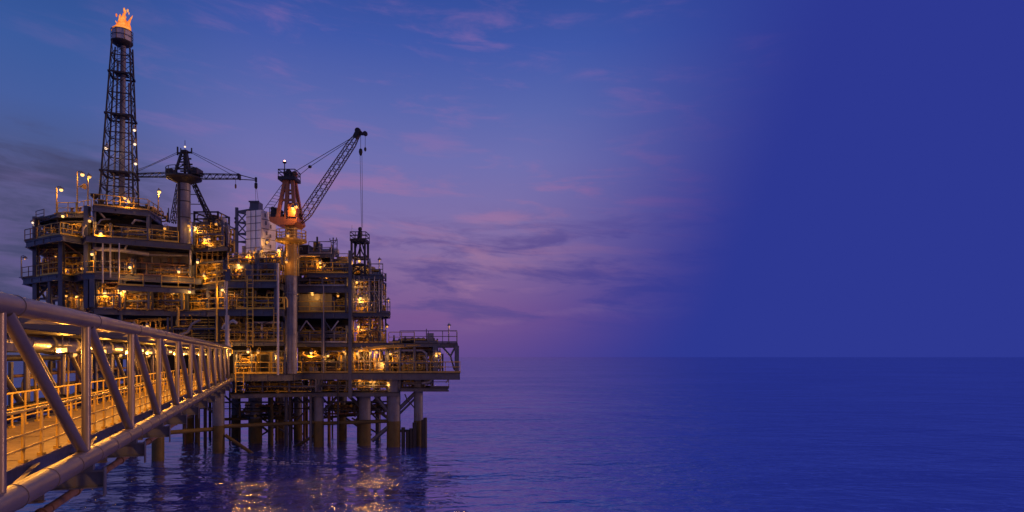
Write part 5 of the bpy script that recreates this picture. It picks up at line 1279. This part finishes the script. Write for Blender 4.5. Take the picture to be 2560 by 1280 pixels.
# ------------------------------------------------------------------ lamps
wl = wall_lamp
H, N, L_ = 'bulbhot', 'bulb', 'bulbdim'
for a in ((157, 541, 61.0, 'bright bracket lamp under the wing roof', H), (230, 636, 59.8, 'bright lamp on the corner column above the fifth deck', H), (139, 643, 64.5, 'lamp deep in the wing pipe rack above the fifth deck', N),
          (224, 553, 59.9, 'lamp partway up the corner column under the roof', N), (252, 585, 60, 'lamp over the bright lit valve cluster of the sixth deck', H), (325, 669, 60.7, 'lamp on the grey wall above the fifth deck walkway', H),
          (447, 680, 62.6, 'lamp on the grey wall at the east end of the fifth deck walkway', H), (298, 727, 60.6, 'western one of twin lamps below the hung platform', H), (311, 728, 60.7, 'eastern one of twin lamps below the hung platform', H),
          (262, 734, 60.6, 'lamp over the pump set at the west end of the third deck', H), (474, 730, 62.4, 'pale lamp hanging under the fourth deck corner', H), (434, 731, 63.4, 'dim lamp over the dark pipe rack of the third deck', L_),
          (494, 656, 63.4, 'bright lamp over the narrow ochre housing', H), (489, 570, 64.6, 'brightest lamp in the pipework east of the dark crane', H), (472, 565, 63.2, 'lamp against the white crane column', L_),
          (512, 599, 64.6, 'western one of twin lamps in the pipework east of the dark crane', N), (523, 599, 64.6, 'eastern one of twin lamps in the pipework east of the dark crane', N), (524, 607, 64.6, 'lamp just beneath the twin lamps east of the dark crane', L_),
          (596, 663, 62.2, 'bright lamp over the alcove of the fourth deck', H), (556, 725, 61.9, 'lamp under the corner of the fourth deck', H), (637, 632, 62.8, 'lamp at the foot of the white tower', L_), (622, 638, 62.8, 'low lamp at the western foot of the white tower', N), (655, 628, 63, 'lamp against the white tower cladding', L_),
          (697, 626, 62.6, 'lamp on top of the tall pale standpipe', H), (732, 522, 61.3, 'bright lamp on the orange crane frame', H), (741, 518, 61.5, 'second lamp beside the bright one on the orange crane', N),
          (800, 657, 66.3, 'bright lamp between ochre cabin and domed vessel', H), (781, 736, 67.4, 'lamp on the pale cabin wall', N), (817, 694, 66.6, 'dim lamp under the ochre cabin deck', L_), (892, 706, 66.3, 'upper lamp in the stair tower', N),
          (901, 746, 65.9, 'brightest lamp in the stair tower, at its middle storey', H), (896, 817, 65.9, 'lamp in the lowest storey of the stair tower', H), (898, 653, 66.9, 'lamp inside the small derrick', N), (870, 672, 67, 'pale lamp among the pipes by the small derrick', N),
          (778, 883, 65.9, 'lamp over the low ochre cabin east of the crane column', H), (893, 884, 65.9, 'bright lamp under the second deck by the steel column', N), (926, 882, 65.9, 'lamp over the black vessel beneath the stair tower', N), (942, 881, 66.2, 'pale lamp next to the lamp over the black vessel', N),
          (976, 885, 66, 'lamp at the start of the open east end', N), (1091, 884, 66, 'western one of twin small lamps on the last bay of the open east end', L_), (1099, 884, 66, 'eastern one of twin small lamps on the last bay of the open east end', L_), (904, 876, 66, 'small lamp close under the second deck by the steel column', L_),
          (620, 880, 61.6, 'glaring lamp over the bridge landing', H), (574, 886, 61.3, 'lamp at the very end of the footbridge', H), (573, 868, 61.5, 'upper lamp on the upright pipe at the end of the footbridge', H), (645, 882, 63.4, 'small lamp over the ochre cabin door', L_),
          (926, 955, 66.4, 'western one of twin lamps under the main deck', L_), (936, 955, 66.4, 'eastern one of twin lamps under the main deck', L_), (970, 957, 66.6, 'lone lamp under the main deck beside the fat pile', L_), (900, 950, 66.5, 'dim lamp under the main deck near the steel column', L_), (860, 880, 66.2, 'dim lamp over the narrow ochre cabin', L_),
          (150, 740, 65.5, 'western one of two dim lamps in the wing pipe rack below the fifth deck', N), (165, 741, 65.5, 'eastern one of two dim lamps in the wing pipe rack below the fifth deck', N), (192, 742, 64.3, 'lamp over the pipe rack behind the corner column on the third deck', N), (205, 672, 62.0, 'low dim lamp by the corner of the fifth deck', L_),
          (170, 672, 64.0, 'dim lamp low in the wing pipe rack of the fifth deck', L_), (368, 816, 62.4, 'lamp glowing just above the footbridge top chord', N), (335, 812, 62.0, 'dim lamp in the lit pipework above the footbridge', L_), (412, 572, 62.8, 'tiny lamp on the panel beside the white crane column', L_), (510, 690, 64.4, 'dim lamp at the slanting side of the fourth deck', N),
          (540, 560, 65.2, 'dim lamp high in the pipe gantry by the dark crane', L_), (668, 606, 62.8, 'dim lamp beside the standpipe on the centre roof', L_), (716, 655, 61.9, 'dim lamp low on the yellow crane column', L_), (720, 590, 61.0, 'dim lamp on the ring gallery of the orange crane', L_), (845, 740, 68, 'dim lamp in the dark bay by the pale wall', L_), (1030, 900, 67.4, 'dim lamp between the vessels of the open east end', L_),
          (505, 880, 62.4, 'dim lamp under the second deck behind the footbridge', N), (690, 890, 63, 'lamp between the ochre cabin and the crane column', N), (820, 890, 66.2, 'lamp over the lit valve rack of the main deck', N), (955, 905, 66.6, 'low lamp between two black vessels', N)):
    wl(a[0], a[1], a[2], a[3], a[4])
dl = deck_lamp
dl(153, 475, 62.6, Z7 - .35, 'short lamp post on the wing roof with a bright double head', H, .16, .45)
dl(206, 437, 62.6, Z7 - .35, 'tallest lamp post on the wing roof, beside the speaker horn', H, .17, .5)
dl(223, 443, 61.8, Z7 - .35, 'tall lamp post at the roof corner beside the antenna bowl', N, .14, .12)
dl(398, 480, 66.6, Z7, 'lamp post at the end of the roof near the dark crane', H, .17, .1)
dl(82, 557, 63.6, Z6, 'leaning lamp arm beyond the western column', 'white_bulb', .1, -.6)
dl(62, 648, 64.2, Z5, 'slim unlit looking lamp post on the western tip of the fifth deck', L_, .05, .35, mat='galv')
dl(949, 652, 69, ZR - .2, 'slim lamp post on the topmost stair tower balcony', L_, .06, .05, mat='galv')
dl(971, 752, 68.5, Z3 - .05, 'slim lamp post on the jutting third deck balcony', L_, .08, .05, mat='galv')
dl(968, 817, 68, Z2, 'slim lamp post where the annex meets the stair tower', L_, .1, .2, mat='steel')
dl(1123, 816, 70, Z2, 'faint slim lamp post on the annex roof', L_, .06, .05, mat='galv')
dl(661, 582 + 40, 64, ZC, 'short lamp post on the centre roof behind the pump group', N, .12, .2)
dl(551, 580, 67, Z6 - .15, 'curved lamp post above the lit pipework by the dark crane', 'white_bulb', .08, .5)
dl(559, 577, 68, Z6 - .15, 'upright vent post with a pale lamp east of the lit pipework', 'white_bulb', .1, .08, mat='rust')

# masts, horn and antenna
def mast(px, py0, py1, D, label, r=.06, arms=()):
    a, b = W(px, py1, D), W(px, py0, D); t = thing('mast', label, 'mast', a, 'masts on the platform')
    part('pole', MB().tube(a, b, r, 8, r * .8), 'dark', t)
    for py, l in arms: c = W(px, py, D); part('arm', MB().bar(c + Vector((-l, 0, 0)), c + Vector((l, 0, 0)), .06, .06).tube(c + Vector((l, 0, 0)), c + Vector((l, 0, .3)), .04, 6).tube(c + Vector((-l, 0, 0)), c + Vector((-l, 0, .22)), .04, 6), 'dark', t)
    return t
mast(793, 592, 622, 67.2, 'stubby dark vent mast on the ochre cabin roof', .12)
mast(833, 594, 645, 67.2, 'mast with wind instruments on the ochre cabin roof', .08, ((601, .35), (606, .22)))
mast(829, 612, 645, 67.6, 'thin mast beside the instrument mast', .1)
mast(1066, 822, 857, 67, 'short whip mast on the annex roof', .05)
mast(985, 838, 857, 67, 'short vent mast on the annex roof', .09)
mast(1013, 840, 857, 67, 'second short vent mast on the annex roof, nearer the rail', .1)
mast(575, 580, 640, 68, 'thin whip mast between the lit pipework and the white tower', .05)
mast(421, 520, 548, 65, 'stub mast leaning beside the white crane column', .06)
def horn():
    c = W(203, 466, 62.4); t = thing('horn_loudspeaker', 'ochre horn loudspeaker on the tallest lamp post', 'loudspeaker', c)
    part('bracket', MB().tube(c + Vector((-.45, 0, 0)), c, .03, 6), 'ochre', t)
    part('horn', MB().lathe(c, [(.08, -.12), (.12, .05), (.3, .35)], 12, 'x'), 'ochre', t)
    c = W(237, 494, 62.4); t = thing('antenna_bowl', 'dark bowl antenna on the roof corner by the lamp post', 'antenna', W(237, 518, 62.4))
    part('post', MB().tube(W(237, 520, 62.4), c, .05, 7), 'black', t)
    part('bowl', MB().lathe(c, [(.05, -.2), (.3, .05), (.46, .3), (.43, .31), (.25, .1)], 14), 'black', t)
    c = W(253, 500, 61.8); t = thing('deck_fan', 'squat dark fan housing at the foot of the flare tower', 'fan', (c.x, c.y, Z7))
    part('housing', MB().lathe((c.x, c.y, Z7), [(.5, 0), (.42, .3), (.2, .6), (.34, .75), (.3, .85)], 14), 'black', t)
horn()
